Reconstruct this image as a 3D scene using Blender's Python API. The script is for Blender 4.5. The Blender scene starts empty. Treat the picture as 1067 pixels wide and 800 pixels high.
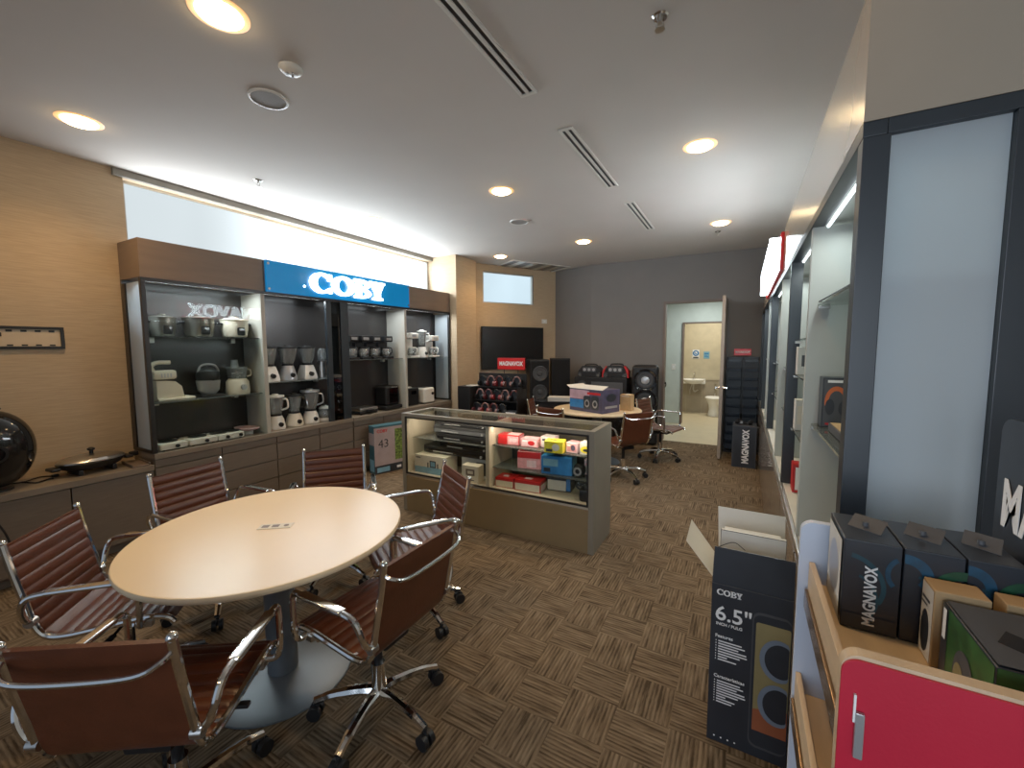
import bpy, bmesh, math, random
from mathutils import Vector, Matrix
random.seed(7)
PI = math.pi
SC = bpy.context.scene
COL = SC.collection

# ------------------------------------------------------------------ materials
def mat(name, col, rough=.5, metal=0., var=.06, nscale=6., bump=0., bscale=200., emit=None, es=0., coat=0., stretch=None, spec=None):
    m = bpy.data.materials.new(name); m.use_nodes = True
    nt = m.node_tree; N = nt.nodes; L = nt.links
    b = N['Principled BSDF']
    tc = N.new('ShaderNodeTexCoord')
    src = tc.outputs['Object']
    if stretch:
        mp = N.new('ShaderNodeMapping'); mp.inputs['Scale'].default_value = stretch
        L.new(src, mp.inputs['Vector']); src = mp.outputs['Vector']
    nz = N.new('ShaderNodeTexNoise'); nz.inputs['Scale'].default_value = nscale; nz.inputs['Detail'].default_value = 4
    L.new(src, nz.inputs['Vector'])
    rp = N.new('ShaderNodeValToRGB')
    a = [max(0, c*(1-var)) for c in col]; d = [min(1, c*(1+var)) for c in col]
    rp.color_ramp.elements[0].color = (*a, 1); rp.color_ramp.elements[1].color = (*d, 1)
    rp.color_ramp.elements[0].position = .3; rp.color_ramp.elements[1].position = .7
    L.new(nz.outputs['Fac'], rp.inputs['Fac']); L.new(rp.outputs['Color'], b.inputs['Base Color'])
    b.inputs['Roughness'].default_value = rough; b.inputs['Metallic'].default_value = metal
    if coat: b.inputs['Coat Weight'].default_value = coat
    if spec is not None: b.inputs['Specular IOR Level'].default_value = spec
    if emit:
        b.inputs['Emission Color'].default_value = (*emit, 1); b.inputs['Emission Strength'].default_value = es
    if bump:
        n2 = N.new('ShaderNodeTexNoise'); n2.inputs['Scale'].default_value = bscale; L.new(src, n2.inputs['Vector'])
        bp = N.new('ShaderNodeBump'); bp.inputs['Strength'].default_value = bump; bp.inputs['Distance'].default_value = .004
        L.new(n2.outputs['Fac'], bp.inputs['Height']); L.new(bp.outputs['Normal'], b.inputs['Normal'])
    return m

def glass(name, tint=(1, 1, 1), ior=1.45, refl=1., haze=0.):
    m = bpy.data.materials.new(name); m.use_nodes = True
    nt = m.node_tree; N = nt.nodes; L = nt.links; N.remove(N['Principled BSDF'])
    t = N.new('ShaderNodeBsdfTransparent'); t.inputs['Color'].default_value = (*tint, 1)
    g = N.new('ShaderNodeBsdfGlossy'); g.inputs['Roughness'].default_value = .02
    fr = N.new('ShaderNodeFresnel'); fr.inputs['IOR'].default_value = ior
    mu = N.new('ShaderNodeMath'); mu.operation = 'MULTIPLY'; mu.inputs[1].default_value = refl
    mx = N.new('ShaderNodeMixShader')
    L.new(fr.outputs[0], mu.inputs[0]); L.new(mu.outputs[0], mx.inputs[0]); L.new(t.outputs[0], mx.inputs[1]); L.new(g.outputs[0], mx.inputs[2])
    o = mx.outputs[0]
    if haze:
        df = N.new('ShaderNodeBsdfDiffuse'); df.inputs['Color'].default_value = (.75, .78, .78, 1); m2 = N.new('ShaderNodeMixShader'); m2.inputs[0].default_value = haze
        L.new(o, m2.inputs[1]); L.new(df.outputs[0], m2.inputs[2]); o = m2.outputs[0]
    L.new(o, N['Material Output'].inputs[0])
    return m

def frosted(name, col, trans=(.7, .8, .85), w=.5):
    m = bpy.data.materials.new(name); m.use_nodes = True
    nt = m.node_tree; N = nt.nodes; L = nt.links; b = N['Principled BSDF']
    nz = N.new('ShaderNodeTexNoise'); nz.inputs['Scale'].default_value = 1.5
    tc = N.new('ShaderNodeTexCoord'); L.new(tc.outputs['Object'], nz.inputs['Vector'])
    rp = N.new('ShaderNodeValToRGB'); rp.color_ramp.elements[0].color = (*[c*.93 for c in col], 1); rp.color_ramp.elements[1].color = (*col, 1)
    L.new(nz.outputs['Fac'], rp.inputs['Fac']); L.new(rp.outputs['Color'], b.inputs['Base Color'])
    b.inputs['Roughness'].default_value = .35
    tr = N.new('ShaderNodeBsdfTranslucent'); tr.inputs['Color'].default_value = (*trans, 1)
    mx = N.new('ShaderNodeMixShader'); mx.inputs[0].default_value = w
    L.new(b.outputs[0], mx.inputs[1]); L.new(tr.outputs[0], mx.inputs[2]); L.new(mx.outputs[0], N['Material Output'].inputs[0])
    return m

def emis(name, col, s, var=0., ramp=None):
    m = bpy.data.materials.new(name); m.use_nodes = True
    nt = m.node_tree; N = nt.nodes; L = nt.links; N.remove(N['Principled BSDF'])
    e = N.new('ShaderNodeEmission'); e.inputs['Color'].default_value = (*col, 1); e.inputs['Strength'].default_value = s
    if var:
        tc = N.new('ShaderNodeTexCoord'); nz = N.new('ShaderNodeTexNoise'); nz.inputs['Scale'].default_value = .8
        mr = N.new('ShaderNodeMapRange'); mr.inputs['From Min'].default_value = .3; mr.inputs['From Max'].default_value = .7
        mr.inputs['To Min'].default_value = s*(1-var); mr.inputs['To Max'].default_value = s*(1+var)
        L.new(tc.outputs['Object'], nz.inputs['Vector']); L.new(nz.outputs['Fac'], mr.inputs['Value']); L.new(mr.outputs[0], e.inputs['Strength'])
    if ramp:   # daylight ramp painted into the pane's glow along its length; no blind modelled
        sx = N.new('ShaderNodeSeparateXYZ'); L.new(tc.outputs['Object'], sx.inputs[0]); m2 = N.new('ShaderNodeMapRange'); m2.interpolation_type = 'SMOOTHSTEP'
        m2.inputs['From Min'].default_value = ramp[0]; m2.inputs['From Max'].default_value = ramp[1]; m2.inputs['To Min'].default_value = 1; m2.inputs['To Max'].default_value = ramp[2]
        L.new(sx.outputs['Y'], m2.inputs['Value']); mm = N.new('ShaderNodeMath'); mm.operation = 'MULTIPLY'; L.new(m2.outputs[0], mm.inputs[0]); L.new(mr.outputs[0], mm.inputs[1]); L.new(mm.outputs[0], e.inputs['Strength'])
    L.new(e.outputs[0], N['Material Output'].inputs[0])
    return m

def carpet_mat():
    m = bpy.data.materials.new('carpet'); m.use_nodes = True
    nt = m.node_tree; N = nt.nodes; L = nt.links; b = N['Principled BSDF']
    tc = N.new('ShaderNodeTexCoord')
    mp = N.new('ShaderNodeMapping'); mp.inputs['Rotation'].default_value = (0, 0, 0); L.new(tc.outputs['Object'], mp.inputs['Vector'])
    ck = N.new('ShaderNodeTexChecker'); ck.inputs['Scale'].default_value = 4.6
    ck.inputs['Color1'].default_value = (0, 0, 0, 1); ck.inputs['Color2'].default_value = (1, 1, 1, 1)
    L.new(mp.outputs[0], ck.inputs['Vector'])
    def stripes(sc, seed):
        q = N.new('ShaderNodeMapping'); q.inputs['Scale'].default_value = sc; q.inputs['Location'].default_value = (seed, seed*.7, 0)
        L.new(mp.outputs[0], q.inputs['Vector'])
        z = N.new('ShaderNodeTexNoise'); z.inputs['Scale'].default_value = 1.; z.inputs['Detail'].default_value = 5; z.inputs['Roughness'].default_value = .65
        L.new(q.outputs[0], z.inputs['Vector']); return z
    def band(sc, axis, seed):
        z = stripes(sc, seed)
        sp = N.new('ShaderNodeSeparateXYZ'); L.new(mp.outputs[0], sp.inputs[0])
        a = N.new('ShaderNodeMath'); a.operation = 'MULTIPLY'; a.inputs[1].default_value = 2*PI*56; L.new(sp.outputs[axis], a.inputs[0])
        b = N.new('ShaderNodeMath'); b.operation = 'MULTIPLY_ADD'; b.inputs[1].default_value = 4.; L.new(z.outputs['Fac'], b.inputs[0]); L.new(a.outputs[0], b.inputs[2])
        c = N.new('ShaderNodeMath'); c.operation = 'SINE'; L.new(b.outputs[0], c.inputs[0])
        d = N.new('ShaderNodeMath'); d.operation = 'MULTIPLY_ADD'; d.inputs[1].default_value = .075; L.new(c.outputs[0], d.inputs[0]); L.new(z.outputs['Fac'], d.inputs[2])
        return d
    za = band((46, 5., 1), 0, 0); zb = band((5., 46, 1), 1, 9)
    mx = N.new('ShaderNodeMix'); mx.data_type = 'FLOAT'
    L.new(ck.outputs['Fac'], mx.inputs[0]); L.new(za.outputs[0], mx.inputs[2]); L.new(zb.outputs[0], mx.inputs[3])
    big = N.new('ShaderNodeTexNoise'); big.inputs['Scale'].default_value = 1.2; L.new(tc.outputs['Object'], big.inputs['Vector'])
    ad = N.new('ShaderNodeMath'); ad.operation = 'MULTIPLY_ADD'; ad.inputs[1].default_value = .18; L.new(big.outputs['Fac'], ad.inputs[0])
    L.new(mx.outputs[0], ad.inputs[2])
    rp = N.new('ShaderNodeValToRGB'); e = rp.color_ramp.elements
    e[0].position = .42; e[0].color = CARPET[0]; e[1].position = .78; e[1].color = CARPET[2]
    k = e.new(.58); k.color = CARPET[1]
    L.new(ad.outputs[0], rp.inputs['Fac']); L.new(rp.outputs['Color'], b.inputs['Base Color'])
    b.inputs['Roughness'].default_value = .95; b.inputs['Specular IOR Level'].default_value = .15
    bp = N.new('ShaderNodeBump'); bp.inputs['Strength'].default_value = .5; bp.inputs['Distance'].default_value = .004
    L.new(mx.outputs[0], bp.inputs['Height']); L.new(bp.outputs['Normal'], b.inputs['Normal'])
    return m
CARPET = ((.048, .032, .018, 1), (.122, .086, .053, 1), (.205, .152, .098, 1))

# ------------------------------------------------------------------ mesh builder
class MB:
    def __init__(s): s.bm = bmesh.new(); s.bm.faces.ensure_lookup_table()
    def _fin(s, m):
        for f in s.bm.faces:
            if not f.tag: f.material_index = m; f.tag = True
        return s
    def box(s, x0, x1, y0, y1, z0, z1, m=0, bv=0., seg=2, mtx=None):
        M = Matrix.Translation(((x0+x1)/2, (y0+y1)/2, (z0+z1)/2)) @ Matrix.Diagonal((abs(x1-x0), abs(y1-y0), abs(z1-z0), 1))
        if mtx is not None: M = mtx @ M
        r = bmesh.ops.create_cube(s.bm, size=1, matrix=M)
        if bv:
            ed = list({e for v in r['verts'] for e in v.link_edges})
            bmesh.ops.bevel(s.bm, geom=ed, offset=bv, segments=seg, profile=.5, affect='EDGES', clamp_overlap=True)
        return s._fin(m)
    def cyl(s, p0, p1, r, r2=None, m=0, seg=16, caps=True):
        p0 = Vector(p0); p1 = Vector(p1); d = p1-p0
        M = Matrix.Translation((p0+p1)/2) @ d.to_track_quat('Z', 'Y').to_matrix().to_4x4()
        bmesh.ops.create_cone(s.bm, cap_ends=caps, segments=seg, radius1=r, radius2=r if r2 is None else r2, depth=d.length, matrix=M)
        return s._fin(m)
    def sph(s, c, r, m=0, sc=(1, 1, 1), u=16, v=10):
        bmesh.ops.create_uvsphere(s.bm, u_segments=u, v_segments=v, radius=r, matrix=Matrix.Translation(c) @ Matrix.Diagonal((*sc, 1)))
        return s._fin(m)
    def lathe(s, prof, c=(0, 0, 0), m=0, seg=20, sx=1., sy=1., mtx=None):
        rows = []
        M = mtx if mtx is not None else Matrix.Translation(c)
        for (r, z) in prof:
            if r < 1e-6: rows.append([s.bm.verts.new(M @ Vector((0, 0, z)))])
            else: rows.append([s.bm.verts.new(M @ Vector((r*sx*math.cos(2*PI*i/seg), r*sy*math.sin(2*PI*i/seg), z))) for i in range(seg)])
        for a, b in zip(rows, rows[1:]):
            for i in range(seg):
                j = (i+1) % seg
                if len(a) == 1 and len(b) == 1: continue
                if len(a) == 1: s.bm.faces.new((a[0], b[j], b[i])) if False else s.bm.faces.new((a[0], b[i], b[j]))
                elif len(b) == 1: s.bm.faces.new((a[i], a[j], b[0]))
                else: s.bm.faces.new((a[i], a[j], b[j], b[i]))
        return s._fin(m)
    def tube(s, pts, r, m=0, seg=8, caps=True, flat=1.):
        pts = [Vector(p) for p in pts]; n = len(pts); rows = []
        rr = r if isinstance(r, (list, tuple)) else [r]*n
        up = None
        for i, p in enumerate(pts):
            t = (pts[min(i+1, n-1)]-pts[max(i-1, 0)]).normalized()
            if up is None:
                up = t.orthogonal().normalized()
            up = (up - t*up.dot(t)); up = up.normalized() if up.length > 1e-5 else t.orthogonal().normalized()
            w = t.cross(up)
            rows.append([s.bm.verts.new(p+(up*math.cos(2*PI*k/seg)+w*math.sin(2*PI*k/seg)*flat)*rr[i]) for k in range(seg)])
        for a, b in zip(rows, rows[1:]):
            for k in range(seg): s.bm.faces.new((a[k], a[(k+1) % seg], b[(k+1) % seg], b[k]))
        if caps: s.bm.faces.new(rows[0][::-1]); s.bm.faces.new(rows[-1])
        return s._fin(m)
    def prism(s, pts, vec, m=0):
        vec = Vector(vec); a = [s.bm.verts.new(Vector(p)) for p in pts]; b = [s.bm.verts.new(Vector(p)+vec) for p in pts]
        n = len(a); s.bm.faces.new(a); s.bm.faces.new(b[::-1])
        for i in range(n): s.bm.faces.new((a[i], b[i], b[(i+1) % n], a[(i+1) % n]))
        return s._fin(m)
    def ring(s, outer, inner, vec, m=0):
        vec = Vector(vec); n = len(outer)
        V = [[s.bm.verts.new(Vector(p)) for p in q] for q in (outer, inner)]
        W = [[s.bm.verts.new(Vector(p)+vec) for p in q] for q in (outer, inner)]
        for i in range(n):
            j = (i+1) % n
            s.bm.faces.new((V[0][i], V[0][j], V[1][j], V[1][i])); s.bm.faces.new((W[0][i], W[1][i], W[1][j], W[0][j]))
            s.bm.faces.new((V[0][i], W[0][i], W[0][j], V[0][j])); s.bm.faces.new((V[1][i], V[1][j], W[1][j], W[1][i]))
        return s._fin(m)
    def quad(s, a, b, c, d, m=0):
        s.bm.faces.new([s.bm.verts.new(Vector(p)) for p in (a, b, c, d)]); return s._fin(m)
    def poly(s, pts, m=0):
        s.bm.faces.new([s.bm.verts.new(Vector(p)) for p in pts]); return s._fin(m)
    def mesh(s, name, mats, smooth=False, ang=35):
        if smooth: bmesh.ops.remove_doubles(s.bm, verts=s.bm.verts, dist=1e-6)
        bmesh.ops.recalc_face_normals(s.bm, faces=s.bm.faces)
        me = bpy.data.meshes.new(name); s.bm.to_mesh(me); s.bm.free()
        for q in (mats if isinstance(mats, (list, tuple)) else [mats]): me.materials.append(q)
        if smooth:
            me.polygons.foreach_set('use_smooth', [True]*len(me.polygons))
            me.set_sharp_from_angle(angle=math.radians(ang))
        return me
    def build(s, name, mats, parent=None, smooth=True, loc=(0, 0, 0), rot=(0, 0, 0)):
        o = bpy.data.objects.new(name, s.mesh(name, mats, smooth)); COL.objects.link(o)
        o.location = loc; o.rotation_euler = rot
        if parent is not None: o.parent = parent
        if smooth:
            wn = o.modifiers.new('weighted_normals', 'WEIGHTED_NORMAL'); wn.keep_sharp = True; wn.weight = 100
        return o

def bez(ctrl, n=6):
    """Catmull-Rom through control points"""
    P = [Vector(p) for p in ctrl]; out = []
    Q = [P[0]*2-P[1]]+P+[P[-1]*2-P[-2]]
    for i in range(1, len(Q)-2):
        for k in range(n):
            t = k/n; a, b, c, d = Q[i-1], Q[i], Q[i+1], Q[i+2]
            out.append(.5*((2*b)+(c-a)*t+(2*a-5*b+4*c-d)*t*t+(3*b-a-3*c+d)*t**3))
    out.append(P[-1]); return out

def tag(o, label, cat, group=None, kind=None):
    if label: o['label'] = label
    if cat: o['category'] = cat
    if group: o['group'] = group
    if kind: o['kind'] = kind
    return o
def thing(name, label, cat, loc=(0, 0, 0), rz=0., group=None):
    o = bpy.data.objects.new(name, None); COL.objects.link(o); o.empty_display_size = .1
    o.location = loc; o.rotation_euler = (0, 0, rz)
    return tag(o, label, cat, group)
def solo(name, mb, mats, label, cat, loc=(0, 0, 0), rz=0., group=None, smooth=True):
    return tag(mb.build(name, mats, None, smooth, loc, (0, 0, rz)), label, cat, group)
def struct(name, mb, mats, smooth=False, loc=(0, 0, 0), rz=0., parent=None):
    o = mb.build(name, mats, parent, smooth, loc, (0, 0, rz))
    if parent is None: o['kind'] = 'structure'
    return o
def copy_thing(root, loc, rz, label, group=None, sc=None):
    r = root.copy(); COL.objects.link(r); r.location = loc; r.rotation_euler = (0, 0, rz); r['label'] = label
    if group: r['group'] = group
    if sc: r.scale = sc
    for c in list(root.children):
        d = c.copy(); COL.objects.link(d); d.parent = r
        for g in list(c.children):
            e = g.copy(); COL.objects.link(e); e.parent = d
    return r

# orientation matrices for writing: local x = reading direction, z = out of the surface
def face_m(loc, face, spin=0.):
    rot = {'front': Matrix.Rotation(PI/2, 4, 'X'), 'right': Matrix.Rotation(PI/2, 4, 'Z') @ Matrix.Rotation(PI/2, 4, 'X'),
           'left': Matrix.Rotation(-PI/2, 4, 'Z') @ Matrix.Rotation(PI/2, 4, 'X'), 'top': Matrix.Identity(4)}[face]
    return Matrix.Translation(loc) @ rot @ Matrix.Rotation(spin, 4, 'Z')
def lettering(txt, loc, face, size, m, parent=None, spin=0., depth=.001, bold=0., align='CENTER', name='lettering', sx=1.):
    cu = bpy.data.curves.new('t', 'FONT'); cu.body = txt; cu.size = size; cu.extrude = depth/2; cu.offset = bold
    cu.align_x = align; cu.align_y = 'CENTER'; cu.resolution_u = 3
    t = bpy.data.objects.new('t', cu); COL.objects.link(t)
    bpy.context.view_layer.update()
    me = bpy.data.meshes.new_from_object(t.evaluated_get(bpy.context.evaluated_depsgraph_get()))
    bpy.data.objects.remove(t); bpy.data.curves.remove(cu)
    M = face_m(loc, face, spin) @ Matrix.Diagonal((sx, 1, 1, 1)) @ Matrix.Translation((0, 0, depth/2))
    me.transform(M); me.materials.clear(); me.materials.append(m); me.name = name
    o = bpy.data.objects.new(name, me); COL.objects.link(o)
    if parent is not None: o.parent = parent
    return o

# printed carton: arts = list of (face, shape, args, mat index)
def carton(mb, w, d, h, arts=(), m=0, bv=.002):
    mb.box(-w/2, w/2, -d/2, d/2, 0, h, m, bv)
    e = .0006
    def P(f, u, v, k):
        o = e*k
        if f == 'front': return (-w/2+u*w, -d/2-o, v*h)
        if f == 'left': return (-w/2-o, d/2-u*d, v*h)
        if f == 'right': return (w/2+o, -d/2+u*d, v*h)
        return (-w/2+u*w, -d/2+v*d, h+o)
    for i, (f, sh, a, mi) in enumerate(arts):
        k = 1+i*.6
        if sh == 'rect':
            u0, u1, v0, v1 = a; mb.poly([P(f, u0, v0, k), P(f, u1, v0, k), P(f, u1, v1, k), P(f, u0, v1, k)], mi)
        elif sh == 'poly': mb.poly([P(f, u, v, k) for u, v in a], mi)
        elif sh == 'disc':
            cu, cv, ru, rv = a; mb.poly([P(f, cu+ru*math.cos(2*PI*t/24), cv+rv*math.sin(2*PI*t/24), k) for t in range(24)], mi)
        elif sh == 'rrect':
            u0, u1, v0, v1, ru, rv = a; pts = []
            for cx, cy, a0 in ((u1-ru, v0+rv, -PI/2), (u1-ru, v1-rv, 0), (u0+ru, v1-rv, PI/2), (u0+ru, v0+rv, PI)):
                for t in range(5): an = a0+PI/2*t/4; pts.append((cx+ru*math.cos(an), cy+rv*math.sin(an)))
            mb.poly([P(f, u, v, k) for u, v in pts], mi)
        elif sh == 'arc':
            cu, cv, r0u, r0v, r1u, r1v, a0, a1 = a; n = 20
            for t in range(n):
                t0 = a0+(a1-a0)*t/n; t1 = a0+(a1-a0)*(t+1)/n
                mb.poly([P(f, cu+r0u*math.cos(t0), cv+r0v*math.sin(t0), k), P(f, cu+r1u*math.cos(t0), cv+r1v*math.sin(t0), k),
                         P(f, cu+r1u*math.cos(t1), cv+r1v*math.sin(t1), k), P(f, cu+r0u*math.cos(t1), cv+r0v*math.sin(t1), k)], mi)
    return mb

# ------------------------------------------------------------------ palette
M = {}
M['carpet'] = carpet_mat()
M['ceiling'] = mat('ceiling_paint', (.60, .56, .515), .9, var=.02, nscale=2)
M['wallpaper'] = mat('beige_wallpaper', (.50, .37, .235), .8, var=.10, nscale=5, bump=.25, bscale=30, stretch=(1.5, 1.5, 30))
M['graywall'] = mat('dark_grey_paint', (.170, .154, .142), .75, var=.04, nscale=3)
M['pale'] = mat('pale_wall', (.50, .48, .42), .8, var=.03)
M['lam'] = mat('taupe_laminate', (.135, .108, .085), .42, var=.10, nscale=4, stretch=(2, 2, 18))
M['lamtop'] = mat('taupe_laminate_top', (.19, .155, .12), .4, var=.08, nscale=5)
M['fascia'] = mat('brown_fascia', (.20, .138, .098), .5, var=.06, nscale=3, stretch=(1, 1, 8))
M['fasciaR'] = mat('gloss_fascia', (.34, .295, .235), .22, var=.04, nscale=3, coat=.3)
M['part'] = mat('pale_partition', (.42, .40, .35), .55, var=.05)
M['partR'] = mat('grey_partition', (.44, .46, .43), .5, var=.04)
M['black'] = mat('black_frame', (.014, .013, .013), .35)
M['navy'] = mat('blue_black_frame', (.013, .019, .026), .38, var=.1)
M['darkback'] = mat('dark_back_panel', (.030, .027, .026), .22, var=.1, nscale=3)
M['glass'] = glass('clear_glass', (.96, .98, .97), 1.45, .28)
M['shelfglass'] = glass('shelf_glass', (.86, .92, .89), 1.45, 1., .05)
M['jar'] = glass('jar_glass', (.94, .97, .97), 1.5, 2.2, .15)
M['smoke'] = glass('smoked_glass', (.22, .25, .28), 1.6, 1.2)
M['frost'] = frosted('frosted_glass', (.56, .60, .63), (.62, .70, .74), .40)
M['led'] = emis('led_strip', (.85, .95, 1), 5)
M['chrome'] = mat('chrome', (.78, .77, .75), .09, 1., var=.03, nscale=20)
M['steel'] = mat('brushed_steel', (.55, .53, .50), .28, 1., var=.08, nscale=8, stretch=(1, 1, 20))
M['leather'] = mat('brown_leather', (.090, .024, .010), .38, var=.14, nscale=14, bump=.15, bscale=120)
M['blackplastic'] = mat('black_plastic', (.013, .013, .014), .42, var=.15, spec=.3)
M['glossblack'] = mat('gloss_black', (.010, .010, .011), .08, var=.1)
M['grille'] = mat('speaker_grille', (.009, .009, .010), .8, spec=.2, bump=.6, bscale=500)
M['cone'] = mat('speaker_cone', (.032, .032, .034), .45)
M['silver'] = mat('silver_plastic', (.45, .45, .46), .3, .6)
M['tabletop'] = mat('cream_laminate', (.82, .65, .42), .28, var=.02, nscale=3)
M['edge'] = mat('table_edge', (.36, .30, .23), .5)
M['bluegrey'] = mat('grey_metal', (.17, .19, .21), .38, .4)
M['white'] = mat('white_plastic', (.72, .69, .63), .35, var=.03)
M['cream'] = mat('cream_plastic', (.70, .63, .50), .38, var=.04)
M['pure'] = mat('white_print', (.85, .85, .84), .6, var=.02)
M['offset'] = mat('greywhite_card', (.62, .60, .55), .7, var=.06)
M['kraft'] = mat('kraft_card', (.45, .29, .14), .75, var=.08, nscale=20)
M['red'] = mat('red_print', (.50, .010, .012), .45, var=.06)
M['redpanel'] = mat('red_laminate', (.50, .007, .030), .42, var=.05, nscale=6, bump=.04)
M['pink'] = mat('pink_print', (.72, .30, .32), .5, var=.15, nscale=40)
M['palepink'] = mat('pale_pink_print', (.78, .52, .56), .5, var=.12, nscale=40)
M['yellow'] = mat('yellow_print', (.78, .66, .03), .5, var=.15, nscale=30)
M['blue'] = mat('blue_print', (.020, .16, .42), .45, var=.25, nscale=14)
M['lightblue'] = mat('light_blue_print', (.17, .36, .48), .5, var=.15, nscale=10)
M['teal'] = mat('teal_print', (.014, .065, .09), .4, var=.35, nscale=10)
M['green'] = mat('green_print', (.022, .085, .018), .45, var=.5, nscale=26)
M['leaf'] = mat('leaf_picture', (.13, .20, .035), .5, var=.85, nscale=40)
M['navybox'] = mat('black_card', (.024, .028, .036), .35, var=.2, nscale=5)
M['cyan'] = mat('cyan_glow_print', (.012, .065, .12), .4, var=.4, nscale=25)
M['gglow'] = mat('green_glow_print', (.012, .08, .035), .4, var=.4, nscale=25)
M['orange'] = mat('orange_print', (.62, .13, .03), .5, var=.2)
M['purple'] = mat('purple_print', (.060, .052, .095), .5, var=.3, nscale=12)
M['pinkwash'] = mat('pinkish_sky_print', (.42, .27, .33), .5, var=.3, nscale=6)
M['oliveprint'] = mat('olive_print', (.26, .21, .09), .5, var=.15)
M['grad'] = mat('grey_print', (.06, .062, .068), .5)
M['maple'] = mat('maple_edge', (.62, .46, .29), .45, var=.10, nscale=5, stretch=(6, 1, 6))
M['bluewhite'] = mat('cool_white_panel', (.62, .68, .80), .35, var=.02)
M['signblue'] = mat('blue_acrylic', (.004, .085, .22), .15, var=.05, emit=(.0, .20, .50), es=.55)
M['signlit'] = emis('lit_letter', (.84, .95, 1), 7)
M['signhot'] = emis('hot_letter', (.80, .93, 1), 22)
M['halotrim'] = mat('halo_trim', (.75, .62, .45), .5, emit=(1, .50, .16), es=.9)  # orange lamp halo painted as a glow on the unlit trim ring
M['darksteel'] = mat('dark_steel', (.20, .185, .155), .28, .9, var=.1)
M['redsign'] = mat('red_sign', (.50, .012, .012), .3, emit=(.7, .02, .02), es=.10)
M['window1'] = emis('frosted_daylight', (.83, .93, .97), .80, .06, (2.1, 3.1, 2.0))
M['window2'] = emis('bright_daylight', (.86, .95, 1), 3.2, .10)
M['window3'] = emis('blue_daylight', (.70, .89, 1), .92, .10)
M['lamp'] = emis('warm_lamp', (1, .72, .38), 30)
M['tile'] = mat('bath_tile', (.50, .45, .33), .35, var=.08)
M['tiledark'] = mat('bath_wainscot', (.33, .28, .205), .35, var=.08)
M['floortile'] = mat('cream_floor_tile', (.62, .54, .38), .3, var=.05)
M['corr'] = mat('corridor_paint', (.54, .58, .53), .7)
M['doorleaf'] = mat('door_leaf', (.30, .245, .20), .45, var=.08)
M['ceramic'] = mat('ceramic', (.80, .80, .78), .12)
M['brownframe'] = mat('brown_frame', (.16, .115, .09), .5)
M['baseglossy'] = mat('gloss_taupe', (.16, .13, .105), .18, var=.06, coat=.3)
M['alu'] = mat('aluminium', (.60, .57, .52), .3, .9)
M['ctr'] = mat('counter_grey_laminate', (.20, .182, .145), .45, var=.06, nscale=5)
M['ctrbrown'] = mat('counter_brown_panel', (.20, .145, .075), .5, var=.06, nscale=4)
M['ctrin'] = mat('counter_inside', (.56, .48, .36), .5, var=.04)
EXPO = -0.02
# ================================================================== THE ROOM
XL, ZC, YB = -4.58, 3.08, 7.42
YN = -2.6
struct('floor', MB().box(-5.0, 1.2, YN, YB, -.05, 0), M['carpet'])
struct('floor_bathroom', MB().box(-2.6, 1.2, YB+.001, 11.2, -.05, 0.0), M['floortile'])
struct('ceiling', MB().box(-5.0, 1.2, YN, 8.3, ZC, ZC+.06), M['ceiling'])
# left wall with a long clerestory window
w = MB(); a, b_ = XL-.16, XL
w.box(a, b_, YN, 1.57, 0, ZC); w.box(a, b_, 1.57, 5.5, 0, 2.30); w.box(a, b_, 1.57, 5.5, 3.02, ZC); w.box(a, b_, 5.5, 6.3, 0, ZC)
struct('wall_left', w, M['wallpaper'])
def window(name, panes, frame, loc=(0, 0, 0), rz=0.):
    f = MB()
    for q in frame: f.box(*q)
    o = struct(name, f, M['alu'], loc=loc, rz=rz)
    for (q, m) in panes: MB().box(*q).build('pane', M[m], o, False)
    return o
window('window_1', [((XL-.10, XL-.09, 1.60, 5.48, 2.33, 3.00), 'window1')],
       [(XL-.12, XL-.07, 1.57, 1.60, 2.30, 3.02), (XL-.12, XL-.07, 5.48, 5.5, 2.30, 3.02),
        (XL-.12, XL-.07, 1.57, 5.5, 3.0, 3.02), (XL-.12, XL-.07, 1.57, 5.5, 2.30, 2.33)])
struct('trim_1', MB().box(XL, XL+.035, 1.5, 5.5, 3.02, ZC-.001, 0, .004), M['ctr'])
# pier
struct('wall_pier', MB().box(XL+.001, -4.08, 5.501, 6.07, 0, ZC-.001), M['wallpaper'])
# angled wall behind the television: local x runs along it, local y out of the room
ang = math.atan2(.863, .506)
w = MB(); w.box(-.12, .275, 0, .14, 0, ZC-.001); w.box(1.36, 1.879, 0, .14, 0, ZC-.001); w.box(.275, 1.36, 0, .14, 0, 2.40); w.box(.275, 1.36, 0, .14, 2.955, ZC-.001)
struct('wall_angled', w, M['wallpaper'], loc=(-4.25, 6.1, 0), rz=ang)
f = [(.275, .30, .02, .08, 2.40, 2.955), (1.325, 1.36, .0, .08, 2.40, 2.955), (.30, 1.325, .02, .08, 2.40, 2.42), (.30, 1.325, .02, .08, 2.935, 2.955)]
window('window_2', [((.30, 1.325, .06, .07, 2.42, 2.935), 'window3')], f, (-4.25, 6.1, 0), ang)
a2 = math.atan2(7.42-7.72, -2.46+3.30); l2 = math.hypot(.84, .30)
struct('wall_corner', MB().box(-.02, l2, 0, .12, 0, ZC-.001), M['graywall'], loc=(-3.30, 7.72, 0), rz=a2)
w = MB(); w.box(-2.46, -1.17, YB, YB+.12, 0, ZC-.001); w.box(-1.17, -.28, YB, YB+.12, 2.32, ZC-.001); w.box(-.28, .90, YB, YB+.12, 0, ZC-.001)
struct('wall_back', w, M['graywall'])
struct('wall_right', MB().box(.78, .90, YN, YB, 0, ZC-.001), M['pale'])
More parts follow.
